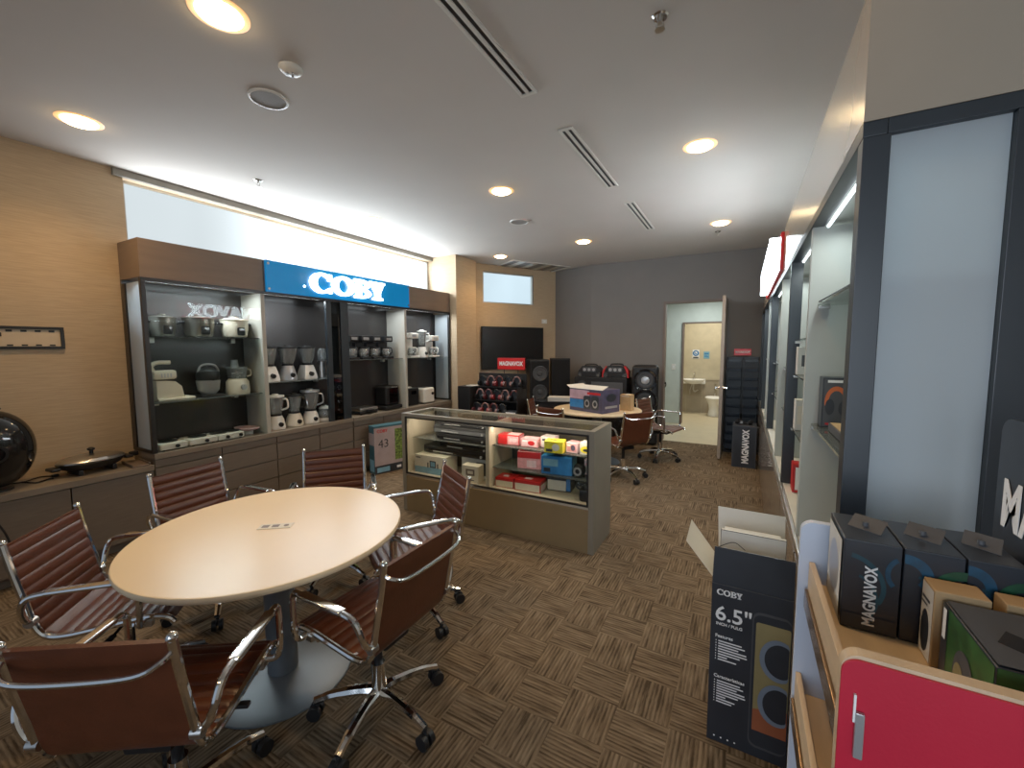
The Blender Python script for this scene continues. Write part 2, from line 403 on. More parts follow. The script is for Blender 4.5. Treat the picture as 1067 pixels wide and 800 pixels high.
for nm, q in (('baseboard_back', (-2.45, -1.20, YB-.012, YB-.0005, 0.001, .09)), ('baseboard_left', (XL+.0005, XL+.012, YN, -1.6, 0.001, .09))):
    struct(nm, MB().box(*q, 0, .003), M['brownframe'])
# door frame and open leaf
d = MB(); d.box(-1.20, -1.165, YB-.025, YB+.13, 0, 2.35); d.box(-.285, -.25, YB-.025, YB+.13, 0, 2.35); d.box(-1.165, -.285, YB-.025, YB+.13, 2.315, 2.35)
dr = struct('door_1', d, M['brownframe'])
leaf = MB().box(-.282, -.240, 6.50, 7.385, .008, 2.30, 0, .003).build('door_leaf', M['doorleaf'], dr)
h = MB()
for s in (-1, 1):
    x = -.261+s*.021
    h.cyl((x, 6.56, 1.02), (x+s*.045, 6.56, 1.02), .012); h.cyl((x, 6.56, 1.02), (x+s*.006, 6.56, 1.02), .026); h.tube([(x+s*.045, 6.55, 1.02), (x+s*.045, 6.69, 1.015)], .010)
h.build('door_handle', M['chrome'], leaf)
st = MB(); st.cyl((-1.164, YB+.05, .98), (-1.15, YB+.05, .98), .02); st.tube([(-1.15, YB-.0, .98), (-1.13, YB-.06, 1.0), (-1.12, YB-.09, .96), (-1.14, YB-.05, .92)], .008)
st.build('strike_lever', M['blackplastic'], dr)
# corridor and bathroom beyond the door
w = MB(); w.box(-2.5, -1.10, 9.24, 9.34, 0, 2.6); w.box(-1.10, -.15, 9.24, 9.34, 2.08, 2.6); w.box(-.15, .9, 9.24, 9.34, 0, 2.6)
struct('wall_corridor', w, M['corr'])
struct('wall_corridor_side', MB().box(-2.5, -2.4, YB+.121, 9.239, 0, 2.6), M['corr'])
struct('wall_corridor_right', MB().box(.8, .9, YB+.121, 9.239, 0, 2.6), M['corr'])
struct('ceiling_corridor', MB().box(-2.5, .9, YB+.121, 11.2, 2.601, 2.65), M['corr'])
d = MB(); d.box(-1.115, -1.085, 9.20, 9.36, 0, 2.095); d.box(-.165, -.135, 9.20, 9.36, 0, 2.095); d.box(-1.085, -.165, 9.20, 9.36, 2.065, 2.095)
struct('door_2', d, M['brownframe'])
w = MB(); w.box(-1.9, .9, 10.98, 11.08, .80, 2.6, 0); w.box(-1.9, .9, 10.965, 11.08, 0, .80, 1); w.box(-1.9, .9, 10.955, 10.98, .79, .81, 1)
for i in range(8): w.box(-1.9+i*.35, -1.896+i*.35, 10.962, 10.966, 0, .79, 0)
struct('wall_bathroom', w, [M['tile'], M['tiledark']])
struct('wall_bathroom_left', MB().box(-1.9, -1.8, 9.341, 10.95, 0, 2.6), M['tile'])
struct('wall_bathroom_right', MB().box(.3, .4, 9.341, 10.95, 0, 2.6), M['tile'])
# sink
t = thing('sink', 'white wall-hung washbasin with tap in the bathroom beyond the open door', 'sink', (-1.02, 10.955, 0))
s = MB(); s.lathe([(.0, .72), (.12, .72), (.20, .76), (.245, .82), (.235, .825), (.19, .79), (.10, .76), (0, .755)], (0, -.24, 0), 0, 24, 1.0, .85)
s.box(-.245, .245, -.06, 0.0, .70, .83, 0, .012); s.build('basin', M['ceramic'], t)
s = MB(); s.cyl((0, -.05, .83), (0, -.05, .95), .018); s.tube(bez([(0, -.05, .94), (0, -.09, .965), (0, -.15, .95)]), .012); s.sph((0, -.05, .97), .022); s.build('tap', M['chrome'], t)
s = MB(); s.cyl((0, -.22, .72), (0, -.22, .58), .018); s.tube(bez([(0, -.22, .58), (.03, -.20, .53), (.08, -.15, .56), (.08, -.02, .55)]), .016); s.tube([(-.09, -.02, .45), (-.09, -.06, .55), (-.04, -.05, .72)], .009); s.build('drain_pipe', M['steel'], t)
# toilet
t = thing('toilet', 'white ceramic toilet beside the washbasin in the bathroom', 'toilet', (-.56, 10.95, 0))
s = MB(); s.lathe([(.0, 0), (.13, 0), (.14, .04), (.115, .15), (.13, .26), (.18, .36), (.20, .41), (.0, .41)], (0, -.36, 0), 0, 24, .9, 1.25); s.build('bowl', M['ceramic'], t)
s = MB(); s.lathe([(0, .411), (.205, .411), (.21, .425), (.20, .44), (0, .445)], (0, -.36, 0), 0, 24, .9, 1.25); s.build('seat', M['pure'], t)
s = MB(); s.cyl((0, -.03, .55), (0, -.03, .72), .022); s.cyl((0, -.015, .60), (0, -.10, .60), .02); s.tube([(0, -.10, .60), (.06, -.13, .60)], .010); s.cyl((0, -.03, .42), (0, -.03, .56), .015); s.build('flush_valve', M['chrome'], t)
s = MB(); s.box(-.078, .078, -.010, 0, -.13, .085, 2, .003); s.cyl((0, 0, 0), (0, -.014, 0), .070, m=0, seg=24); s.box(-.06, .06, -.012, 0, -.12, -.085, 1)
s.lathe([(.026, 0), (.036, 0)], m=2, seg=20, mtx=Matrix.Translation((0, -.0147, 0)) @ Matrix.Rotation(PI/2, 4, 'X')); s.sph((.008, -.012, .015), .018, 2, (1, .3, .7))
solo('sanitary_sign', s, [M['blue'], M['navybox'], M['pure']], 'round blue and white pictogram sign above the washbasin', 'sign', (-1.01, 10.979, 1.44))
s = MB(); s.box(-.065, .065, -.006, 0, -.085, .085, 0, .003); s.box(-.045, .045, -.008, -.005, .02, .05, 1); s.box(-.045, .045, -.008, -.005, -.05, -.03, 1); s.box(-.045, .02, -.008, -.005, -.015, 0, 1)
solo('notice_card', s, [M['lightblue'], M['blue']], 'square light blue notice on the bathroom wall, right of the round sign', 'sign', (-.775, 10.979, 1.395))
def switch(loc, rz, label):
    t = thing('light_switch', label, 'switch', loc, rz)
    MB().box(-.04, .04, -.008, 0, -.06, .06, 0, .003).build('plate', M['white'], t); MB().box(-.014, .014, -.013, -.008, -.025, .025, 0, .002).build('rocker', M['pure'], t)
switch((-1.27, 9.2395, 1.18), 0, 'white light switch on the corridor wall left of the inner doorway')
t = thing('wall_outlet', 'small white socket plate high on the wall right of the television', 'outlet', (-3.437+.863*.0005, 7.487-.506*.0005, 2.10), ang)
MB().box(-.06, .06, -.010, 0, -.04, .04, 0, .003).build('plate', M['white'], t); MB().box(-.02, .02, -.014, -.010, -.012, .012, 0, .002).build('socket', M['pure'], t)

# ------------------------------------------------------------------ ceiling fittings
names = {(-3.84, 1.12): 'leftmost round recessed downlight near the camera, above the low counter', (-2.09, 1.10): 'large round recessed downlight above the conference table',
 (-3.83, 3.55): 'round recessed downlight beside the clerestory window over the cabinets', (-2.07, 3.53): 'round recessed downlight over the glass display counter',
 (-2.03, 5.74): 'round recessed downlight over the rear table', (-3.53, 5.98): 'smallest round recessed downlight next to the square ceiling grille',
 (-.34, 3.49): 'round recessed downlight in the right half of the ceiling, nearer one', (-.30, 5.71): 'round recessed downlight near the open door with a sprinkler just behind it'}
LIGHTS = list(names)
proto = None
for (x, y), lab in names.items():
    if proto is None:
        t = proto = thing('downlight', lab, 'ceiling light', (x, y, ZC), 0, 'recessed downlights')
        s = MB(); s.lathe([(.088, -.001), (.092, -.004), (.112, -.003), (.118, -.0005)], seg=32); s.build('trim_ring', M['halotrim'], t)
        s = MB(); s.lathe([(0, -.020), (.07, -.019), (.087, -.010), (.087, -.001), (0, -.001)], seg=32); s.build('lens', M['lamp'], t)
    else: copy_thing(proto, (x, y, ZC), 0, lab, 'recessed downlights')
def slot_vent(y0, y1, x, lab):
    t = thing('slot_diffuser', lab, 'air vent', (x, (y0+y1)/2, ZC), 0, 'linear slot diffusers'); L = (y1-y0)/2
    s = MB()
    for a, b in ((-.052, -.034), (-.010, .010), (.034, .052)): s.box(a, b, -L, L, -.010, -.0005, 0, .002)
    s.box(-.052, .052, -L-.02, -L, -.010, -.0005); s.box(-.052, .052, L, L+.02, -.010, -.0005); s.build('frame', M['white'], t)
    MB().box(-.034, .034, -L, L, -.003, -.0005).build('dark_slot', M['black'], t)
slot_vent(.9, 2.28, -1.155, 'nearest and longest black twin-slot air vent in the ceiling')
slot_vent(2.78, 3.92, -1.115, 'middle black twin-slot air vent in the ceiling')
slot_vent(4.45, 5.54, -1.085, 'farthest black twin-slot air vent in the ceiling')
def ceil_speaker(x, y, lab, r=.105):
    t = thing('ceiling_speaker', lab, 'speaker', (x, y, ZC), 0, 'round ceiling speakers')
    MB().lathe([(r*.88, -.004), (r*.9, -.010), (r, -.008), (r*1.03, -.0005)], seg=32).build('rim', M['white'], t)
    MB().lathe([(0, -.006), (r*.9, -.005), (r*.9, -.001), (0, -.001)], seg=32).build('mesh_cover', mat('speaker_mesh', (.26, .24, .22), .8, bump=.5, bscale=300), t)
ceil_speaker(-2.53, 1.58, 'round ceiling speaker with grey mesh near the smoke detector')
ceil_speaker(-2.38, 4.47, 'round white ceiling speaker far back, between two downlights', .11)
t = thing('smoke_detector', 'small white domed smoke detector on the ceiling beside the round speaker', 'smoke detector', (-2.157, 1.477, ZC))
MB().lathe([(0, -.030), (.030, -.030), (.050, -.020), (.058, -.008), (.058, -.0005)], seg=24).build('dome', M['white'], t)
s = MB()
for k in range(3): s.cyl((.018*math.cos(k*2.1), .018*math.sin(k*2.1), -.0295), (.018*math.cos(k*2.1), .018*math.sin(k*2.1), -.036), .007, m=0, seg=10)
s.build('sensor', M['steel'], t)
def sprinkler(x, y, lab):
    t = thing('sprinkler', lab, 'sprinkler', (x, y, ZC), 0, 'ceiling sprinklers')
    MB().lathe([(0, -.008), (.03, -.008), (.036, -.0005)], seg=20).build('escutcheon', M['chrome'], t)
    s = MB(); s.cyl((0, 0, -.008), (0, 0, -.028), .010); s.tube(bez([(-.010, 0, -.026), (-.016, 0, -.040), (-.004, 0, -.055)]), .003); s.tube(bez([(.010, 0, -.026), (.016, 0, -.040), (.004, 0, -.055)]), .003)
    s.lathe([(0, -.060), (.022, -.058), (.022, -.055), (0, -.055)], seg=14); s.build('head', M['steel'], t)
sprinkler(-3.815, 2.25, 'small pendant sprinkler in front of the left clerestory window')
sprinkler(-.384, 2.076, 'chrome pendant sprinkler at the top of the ceiling, right of the long slot vent')
sprinkler(-.35, 6.11, 'tiny sprinkler just behind the downlight near the open door')
t = thing('return_grille', 'square ceiling grille with pale louvres above the television', 'air vent', (-3.49, 7.03, ZC), ang-PI/2)
s = MB(); s.box(-.38, -.34, -.62, .62, -.012, -.0005); s.box(.34, .38, -.62, .62, -.012, -.0005); s.box(-.34, .34, -.62, -.58, -.012, -.0005); s.box(-.34, .34, .58, .62, -.012, -.0005); s.build('frame', M['white'], t)
s = MB()
for k in range(4): s.box(-.34, .34, -.45+k*.28, -.33+k*.28, -.010, -.003, 0, .002)
s.build('louvre', M['alu'], t)
MB().box(-.34, .34, -.58, .58, -.002, -.0005).build('backing', M['lam'], t)

# ================================================================== LEFT RUN OF CABINETS
XF = -4.20
def base_unit(name, lab, y0, y1, z1, cols, rows, topm, group, door=False):
    t = thing(name, lab, 'cabinet', (XF, (y0+y1)/2, 0), 0, group); o = (y0+y1)/2; D = XL-XF+.002
    s = MB(); s.box(D, -.022, y0-o, y1-o, .08, z1-.045); s.box(D, -.07, y0-o, y1-o, .001, .08); s.build('carcass', M['lam'], t, False)
    MB().box(D, .012, y0-o, y1-o, z1-.045, z1, 0, .003).build('worktop', M['lamtop'], t)
    for i, (a, b) in enumerate(zip(cols, cols[1:])):
        for c, d in rows:
            q = MB().box(-.021, 0, a-o+.004, b-o-.004, c, d, 0, .002).build('door' if door else 'drawer', M['lam'], t)
    return t
base_unit('low_cabinet', 'low taupe cabinet with flat doors on the left, under the skillet', -1.55, 1.497, .65, [-1.55, -1.04, -.53, -.02, .50, 1.01, 1.497], [(.085, .60)], 'lamtop', 'base cabinets', True)
base_unit('drawer_cabinet', 'taupe drawer cabinet under the left half of the appliance display', 1.503, 3.497, .735, [1.503, 2.01, 2.53, 3.03, 3.497], [(.085, .26), (.27, .44), (.45, .615), (.622, .686)], 'lamtop', 'base cabinets')
base_unit('drawer_cabinet', 'taupe drawer cabinet under the right half of the appliance display, behind the television box', 3.503, 5.49, .735, [3.503, 4.0, 4.5, 5.0, 5.49], [(.085, .26), (.27, .44), (.45, .615), (.622, .686)], 'lamtop', 'base cabinets')
ZB = .7365
def wall_unit(lab, y0, y1, fz0, fz1, fasc=True, ls='glass', rs='solid', shelves=(), led=((0, 1),), lend=False, rend=False):
    o = (y0+y1)/2; L = y1-y0; t = thing('display_cabinet', lab, 'display cabinet', (XF, o, ZB), 0, 'wall display cabinets')
    a, b = y0-o, y1-o; D = XL-XF+.002; H = fz0-ZB
    MB().box(D, D+.03, a, b, 0, H).build('back_panel', M['darkback'], t, False)
    MB().box(D, -.001, a, b, H, fz1-ZB, 0, .002).build('fascia' if fasc else 'top_box', M['fascia'], t)
    s = MB(); s.box(-.035, -.001, a, b, H-.03, H-.001)
    s.build('head_rail', M['black'], t)
    for (u, v) in led: MB().box(-.10, -.075, a+.05+(L-.1)*u, a+.05+(L-.1)*v, H-.022, H-.002).build('led_strip', M['led'], t, False)
    for side, yy, sg in ((lend, a, 1), (rend, b, -1)):
        if side:
            y_a, y_b = sorted((yy, yy+sg*.032))
            s = MB(); s.box(-.036, -.001, y_a, y_b, 0, H-.03, 0, .002); s.box(D+.03, D+.075, y_a, y_b, 0, H-.03, 0, .002); s.box(D+.075, -.036, y_a, y_b, 0, .025); s.build('post', M['black'], t)
            y_a, y_b = sorted((yy+sg*.012, yy+sg*.018))
            MB().box(D+.075, -.036, y_a, y_b, .025, H-.03).build('side_glass', M['frost'], t, False)
        elif yy == b:
            MB().box(D+.03, -.001, b-.04, b-.0005, 0, H-.03, 0, .002).build('side_panel', M['part'], t)
    for (u0, u1, z) in shelves:
        s = MB().box(D+.03, -.045, u0-o, u1-o, z-ZB-.008, z-ZB, 0, .001); sh = s.build('shelf', M['shelfglass'], t, False)
        for yy in (u0-o+.12, u1-o-.12): MB().box(D+.03, D+.08, yy-.02, yy+.02, z-ZB-.05, z-ZB-.008, 0, .003).build('bracket', M['steel'], sh)
    return t
S1, S2, S3, S4, S5 = 1.70, 1.15, 1.245, 1.45, 1.45
c1 = wall_unit('left glass display cabinet with brown fascia holding rice cookers and mixers', 1.50, 2.479, 2.17, 2.475, lend=True, shelves=((1.535, 2.437, S1), (1.535, 2.437, S2)))
c2 = wall_unit('wide central display cabinet under the blue lit sign, with blenders and coffee makers', 2.481, 4.479, 2.17, 2.475, led=((0, .34), (.52, .92)), shelves=((2.483, 3.36, S3), (3.495, 4.437, S4)))
for q in ((-.30, -.235), (-.105, .005)): MB().box(-.034, -.002, q[0], q[1], 0, 1.40, 0, .002).build('door_stile', M['navy'], c2)
MB().box(-.022, -.014, -.234, -.106, 0, 1.40).build('smoked_pane', M['smoke'], c2, False)
c3 = wall_unit('right glass display cabinet with brown fascia next to the pier, holding white appliances', 4.481, 5.49, 2.17, 2.475, rend=True, shelves=((4.483, 5.455, S5),), led=((0, .6),))
for c, a, b in ((c1, 1.535, 2.435),):
    MB().box(-.012, -.007, a-c.location.y, b-c.location.y, .002, 1.40).build('glass_door', M['glass'], c, False)
# the blue sign
t = thing('lit_sign', 'blue illuminated shop sign with white letters above the display cabinets', 'sign', (XF+.002, 3.50, 2.165))
MB().box(0, .024, -1.01, 1.02, 0, .312, 0, .003).build('panel', M['signblue'], t)
for y in (-.985, .995):
    for z in (.03, .28): MB().cyl((.024, y, z), (.03, y, z), .012, m=0, seg=12).build('standoff', M['chrome'], t)
def coby(mb, y0, z0, H, W, x, dp):
    def R(a, b, c, d): mb.box(x, x+dp, y0+a*W, y0+b*W, z0+c*H, z0+d*H)
    n = 28
    def E(cu, cv, ru, rv, a0=0, a1=2*PI, k=n): return [(x, y0+(cu+ru*math.cos(a0+(a1-a0)*i/k))*W, z0+(cv+rv*math.sin(a0+(a1-a0)*i/k))*H) for i in range(k+(1 if a1-a0 < 6.2 else 0))]
    # C: open ring plus end serifs
    o, i_ = E(.135, .5, .135, .5, .62, 2*PI-.62), E(.148, .5, .075, .37, .75, 2*PI-.75)
    mb.prism(o+i_[::-1], (dp, 0, 0)); R(.215, .250, .64, .97); R(.222, .250, .04, .30)
    mb.ring(E(.405, .5, .145, .5), E(.405, .5, .072, .36), (dp, 0, 0))
    # B
    R(.555, .600, 0, .13); R(.555, .600, .87, 1); R(.580, .645, 0, 1)
    for cv, ru, rv in ((.735, .125, .265), (.27, .14, .27)):
        mb.prism(E(.645, cv, ru, rv, -PI/2, PI/2, 14)+E(.645, cv, ru-.06, rv-.115, -PI/2, PI/2, 14)[::-1], (dp, 0, 0))
    # Y
    Y = lambda pts: mb.prism([(x, y0+u*W, z0+v*H) for u, v in pts], (dp, 0, 0))
    R(.775, .885, .88, 1); R(.905, 1.0, .88, 1); R(.860, .930, .04, .5); R(.825, .965, 0, .12)
    Y([(.790, .90), (.868, .90), (.918, .55), (.930, .40), (.860, .40)]); Y([(.925, .90), (.985, .90), (.930, .40), (.885, .45)])
s = MB(); coby(s, -.54, .045, .225, 1.07, .025, .035); s.build('lettering', M['signlit'], t, False)
MB().sph((.03, -.60, .10), .012).build('indicator_lamp', M['signlit'], t)
# ================================================================== APPLIANCES ON THE LEFT (everything faces +x)
XS = -4.40
def rice_cooker(y, z, r, h, body, lab):
    t = thing('rice_cooker', lab, 'rice cooker', (XS, y, z+.001), 0, 'rice cookers on the top shelf')
    MB().lathe([(0, .008), (r*.80, .008), (r*.88, .02), (r, h*.55), (r*.98, h*.86), (0, h*.86)], seg=28).build('body', body, t)
    s = MB().lathe([(0, h*.862), (r*1.03, h*.862), (r*1.04, h*.90), (r*.6, h*.97), (0, h)], seg=28); s.cyl((0, 0, h), (0, 0, h+.012), .03, .028, seg=14); s.build('lid', M['darksteel'] if body is not M['cream'] else M['cream'], t)
    s = MB(); s.box(r*.88, r+.012, -.035, .035, h*.12, h*.52, 0, .012); s.build('control_panel', M['glossblack'], t)
    s = MB()
    for sg in (-1, 1): s.box(-.03, .03, sg*r*.97, sg*(r+.028), h*.62, h*.74, 0, .008)
    s.build('handle', M['blackplastic'], t)
    s = MB()
    for k in range(4): an = PI/4+k*PI/2; s.cyl((r*.6*math.cos(an), r*.6*math.sin(an), 0), (r*.6*math.cos(an), r*.6*math.sin(an), .009), .014, seg=10)
    s.build('foot', M['blackplastic'], t)
rice_cooker(1.70, S1, .098, .185, M['darksteel'], 'leftmost steel rice cooker on the top shelf, the smallest one')
rice_cooker(1.975, S1, .122, .195, M['darksteel'], 'middle rice cooker on the top shelf, wide dark steel one')
rice_cooker(2.285, S1, .118, .195, M['cream'], 'cream coloured rice cooker with black panel at the right of the top shelf')

def stand_mixer(y, z, body, bowlm, lab, big):
    t = thing('stand_mixer', lab, 'mixer', (XS, y, z+.001), 0)
    if big:
        MB().box(-.10, .10, -.135, .14, 0, .025, 0, .010).build('base', body, t)
        MB().prism([(-.08, -.135, .026), (-.08, .06, .026), (-.08, .045, .12), (-.08, .0, .165), (-.08, -.135, .175)], (.16, 0, 0)).build('column', body, t)
        s = MB(); s.box(-.055, .055, -.14, .03, .182, .262, 0, .022); s.build('motor_head', body, t)
        s = MB(); s.tube(bez([(0, -.125, .25), (0, -.135, .30), (0, -.09, .328), (0, .0, .328)]), .018, seg=10); s.build('handle', body, t)
        s = MB()
        for k in range(4): s.box(.055, .057, -.09+k*.022, -.08+k*.022, .20, .235)
        s.build('vents', M['silver'], t)
    else:
        MB().box(-.09, .09, -.10, .10, 0, .02, 0, .008).build('base', body, t)
        MB().lathe([(0, .021), (.055, .021), (.085, .06), (.095, .15), (.092, .15), (.08, .06), (0, .03)], (0, -.005, 0), seg=24).build('bowl', bowlm, t)
        MB().lathe([(0, .155), (.088, .155), (.095, .19), (.085, .235), (.05, .262), (0, .268)], (0, -.005, 0), seg=24).build('motor_head', body, t)
        MB().tube(bez([(0, -.085, .23), (0, -.06, .285), (0, 0, .30), (0, .06, .285), (0, .09, .23)]), .010, seg=8).build('handle', M['silver'], t)
        MB().box(-.09, -.05, .06, .10, .02, .21, 0, .008).build('column', body, t)
stand_mixer(1.735, S2, M['cream'], None, 'white hand-held stand mixer at the left of the middle shelf', True)
stand_mixer(2.03, S2, M['blackplastic'], M['silver'], 'black stand mixer with steel bowl and curved handle on the middle shelf', False)
t = thing('food_processor', 'white food processor with clear bowl and dial on the middle shelf', 'food processor', (XS, 2.285, S2+.001))
MB().lathe([(0, 0), (.10, 0), (.105, .03), (.098, .12), (.075, .15), (0, .152)], seg=24).build('base', M['cream'], t)
MB().lathe([(.0, .154), (.078, .154), (.092, .25), (.088, .25), (.074, .158), (0, .158)], seg=24).build('bowl', M['jar'], t)
s = MB().lathe([(0, .251), (.094, .251), (.09, .265), (0, .268)], seg=24); s.cyl((0, -.02, .266), (0, -.02, .335), .034, .030, seg=16); s.build('lid', M['jar'], t)
s = MB(); s.cyl((0, 0, .158), (0, 0, .22), .012); s.box(-.05, .05, -.006, .006, .17, .185, 0, .003); s.box(-.006, .006, -.05, .05, .195, .21, 0, .003); s.build('blade', M['white'], t)
s = MB(); s.cyl((.09, 0, .07), (.118, 0, .07), .026, seg=18); s.box(.118, .122, -.004, .004, .07, .094); s.build('dial', M['steel'], t)
MB().tube(bez([(0, .085, .24), (0, .125, .23), (0, .13, .18), (0, .088, .165)]), .009).build('handle', M['cream'], t)

def hotplate(y, w, lab, n):
    t = thing('hot_plate', lab, 'hot plate', (-4.34, y, ZB), 0, 'electric hot plates on the counter')
    MB().box(-.11, .11, -w/2, w/2, .008, .060, 0, .008).build('body', M['white'], t)
    for k in range(n):
        yy = (k-(n-1)/2)*w/n
        s = MB(); s.lathe([(0, .062), (.055, .062), (.07, .061), (.07, .067), (.06, .068), (.04, .066), (.03, .068), (0, .068)], (-.01, yy, 0), seg=20); s.build('heating_element', M['blackplastic'], t)
        s = MB(); s.cyl((.11, yy+.02, .033), (.126, yy+.02, .033), .015, seg=12); s.build('knob', M['blackplastic'], t)
    s = MB()
    for a in (-1, 1):
        for b in (-1, 1): s.cyl((a*.09, b*(w/2-.03), 0), (a*.09, b*(w/2-.03), .010), .01, seg=8)
    s.build('foot', M['blackplastic'], t)
hotplate(1.66, .20, 'leftmost white hot plate lying on the counter of the left cabinet', 1)
hotplate(1.885, .22, 'second white hot plate from the left on the counter', 1)
hotplate(2.118, .23, 'third white hot plate, beside the pink round scale', 2)
t = thing('round_scale', 'round pale pink scale lying at the right of the hot plates', 'scale', (-4.375, 2.335, ZB))
MB().lathe([(0, 0), (.06, 0), (.065, .03), (.045, .045), (0, .045)], seg=24, sy=.8).build('base', M['white'], t); MB().lathe([(0, .046), (.10, .046), (.125, .058), (.13, .066), (.1, .062), (0, .060)], seg=28, sx=1.15, sy=.74).build('tray', M['palepink'], t)

def blender(y, z, body, lab, jarh=.19, jw=.085, shape='round', lid='blackplastic', x=XS, group=None, bh=.16, rz=0, handle=True):
    t = thing('blender', lab, 'blender', (x, y, z+.001), rz, group)
    s = MB()
    prof = [(0, 0), (.088, 0), (.092, .02), (.075, .10), (.058, bh), (0, bh)]
    if shape == 'square': s.lathe([(a*1.2, b) for a, b in prof], (0, 0, 0), 0, 4, mtx=Matrix.Rotation(PI/4, 4, 'Z'))
    else: s.lathe(prof, seg=24)
    s.build('base', body, t)
    MB().cyl((.062, 0, bh*.40), (.098, 0, bh*.36), .024, seg=18).build('dial', M['blackplastic'], t)
    a = bh+.001
    j = MB().lathe([(0, a), (.05, a), (.054, a+.02), (jw*.78, a+.07), (jw, a+jarh), (jw-.004, a+jarh), (jw*.78-.004, a+.07), (.048, a+.022), (0, a+.02)], seg=24).build('jar', M['jar'], t)
    MB().lathe([(0, a), (.056, a), (.056, a+.022), (.053, a+.024)], seg=20).build('collar', M['blackplastic'], j)
    sa, ca = math.sin(.95), math.cos(.95)
    if handle: MB().tube(bez([(q*sa, q*ca, v) for q, v in ((jw*.9, a+jarh*.90), (jw+.035, a+jarh*.85), (jw+.040, a+jarh*.45), (jw*.74, a+jarh*.30))]), .009).build('handle', M['jar'] if lid == 'jar' else M[lid], j)
    s = MB().lathe([(0, a+jarh+.001), (jw+.003, a+jarh+.001), (jw+.002, a+jarh+.018), (.035, a+jarh+.022), (.03, a+jarh+.035), (0, a+jarh+.036)], seg=24); s.build('lid', M[lid], t)
GB = 'blenders in the central cabinet'
blender(2.60, S3, M['white'], 'white-based blender half hidden behind the partition, on the central shelf', shape='square', group=GB, handle=False)
blender(2.815, S3, M['silver'], 'silver-based blender with round glass jar, second on the central shelf', jw=.098, group=GB, handle=False)
blender(3.045, S3, M['white'], 'white square-based blender with globe jar, third on the central shelf', jw=.095, shape='square', group=GB, handle=False)
t = thing('personal_blender', 'slim steel bullet blender with clear cup at the right end of the central shelf', 'blender', (XS, 3.245, S3+.001))
MB().lathe([(0, 0), (.05, 0), (.052, .02), (.044, .19), (.046, .20), (0, .20)], seg=20).build('base', M['steel'], t); MB().lathe([(0, .201), (.045, .201), (.05, .30), (.03, .345), (0, .35)], seg=20).build('cup', M['jar'], t)
s = MB()
for k in range(6): an = k*PI/3; s.box(.046*math.cos(an)-.006, .046*math.cos(an)+.006, .046*math.sin(an)-.006, .046*math.sin(an)+.006, .19, .205)
s.build('collar', M['silver'], t)
blender(2.63, ZB, M['white'], 'white blender with big jug on the counter at the partition, leftmost of its row', jarh=.20, jw=.085, x=-4.36, lid='white', bh=.14, group=GB)
blender(2.84, ZB, M['cream'], 'cream blender with dark lid on the counter, second of its row', jarh=.19, jw=.082, x=-4.36, bh=.14, group=GB)
blender(3.04, ZB, M['white'], 'white blender with tall flared jug on the counter, third of its row', jarh=.22, jw=.10, x=-4.36, lid='silver', bh=.14, group=GB)
t = thing('kettle', 'squat glass and white kettle on the counter beside the blenders', 'kettle', (-4.34, 3.225, ZB))
MB().lathe([(0, 0), (.085, 0), (.092, .02), (.088, .04), (0, .042)], seg=24).build('base', M['white'], t)
MB().lathe([(0, .043), (.084, .043), (.096, .09), (.075, .145), (.07, .145), (.09, .09), (.08, .048), (0, .048)], seg=24).build('body', M['jar'], t)
s = MB().lathe([(0, .146), (.077, .146), (.07, .165), (.02, .175), (0, .19)], seg=24); s.build('lid', M['white'], t)
MB().tube(bez([(0, .07, .15), (0, .115, .14), (0, .125, .08), (0, .09, .03)]), .010).build('handle', M['white'], t)
t = thing('hand_blender', 'thin dark hand blender standing at the back of the counter by the kettle', 'blender', (-4.50, 3.30, ZB))
s = MB(); s.lathe([(0, 0), (.03, 0), (.032, .015), (.014, .03), (.012, .16), (.024, .18), (.026, .30), (.012, .33), (0, .335)], seg=16); s.build('body', M['blackplastic'], t)
MB().lathe([(.0155, .10), (.0165, .10), (.0165, .165), (.0155, .165)], seg=16).build('steel_shaft', M['steel'], t)

def coffee_maker(y, z, body, lab, x=XS, group=None, cm='jar', h=.31, w=.145):
    t = thing('coffee_maker', lab, 'coffee maker', (x, y, z+.001), 0, group)
    s = MB(); s.box(-.10, .10, -w/2, w/2, 0, .028, 0, .008); s.box(-.10, -.045, -w/2, w/2, .028, h-.085, 0, .008); s.build('housing', body, t)
    s = MB(); s.box(-.10, .085, -w/2, w/2, h-.083, h, 0, .012); s.build('brew_head', body, t)
    k = MB(); k.lathe([(0, .030), (.055, .030), (.068, .06), (.062, .11), (.048, .14), (.045, .14), (.058, .11), (.064, .06), (0, .034)], (.028, 0, 0), seg=22); c = k.build('carafe', M[cm], t)
    MB().lathe([(0, .141), (.05, .141), (.048, .158), (0, .162)], (.028, 0, 0), seg=22).build('carafe_lid', body, c)
    MB().tube(bez([(.085, 0, .145), (.125, 0, .14), (.13, 0, .085), (.095, 0, .06)]), .008).build('carafe_handle', body, c)
    MB().box(.085, .088, -.045, .045, h-.06, h-.025, 0, .001).build('badge', M['silver'], t)
GC = 'coffee makers on the shelf'
for y, l in ((3.66, 'leftmost black coffee maker with glass carafe on the shelf under the blue sign'), (3.85, 'second black coffee maker from the left on the shelf under the blue sign'),
             (4.04, 'third black coffee maker from the left on the shelf under the blue sign'), (4.25, 'rightmost black coffee maker, next to the pale partition')):
    coffee_maker(y, S4, M['blackplastic'], l, group=GC)
coffee_maker(4.76, S5, M['white'], 'tall white coffee maker at the left of the right cabinet shelf', h=.37, w=.20)
blender(5.02, S5, M['white'], 'white blender with tall narrow jar between two white coffee makers', jarh=.23, jw=.075, lid='white')
coffee_maker(5.25, S5, M['white'], 'white coffee maker at the right end of the right cabinet shelf', h=.34, w=.18)
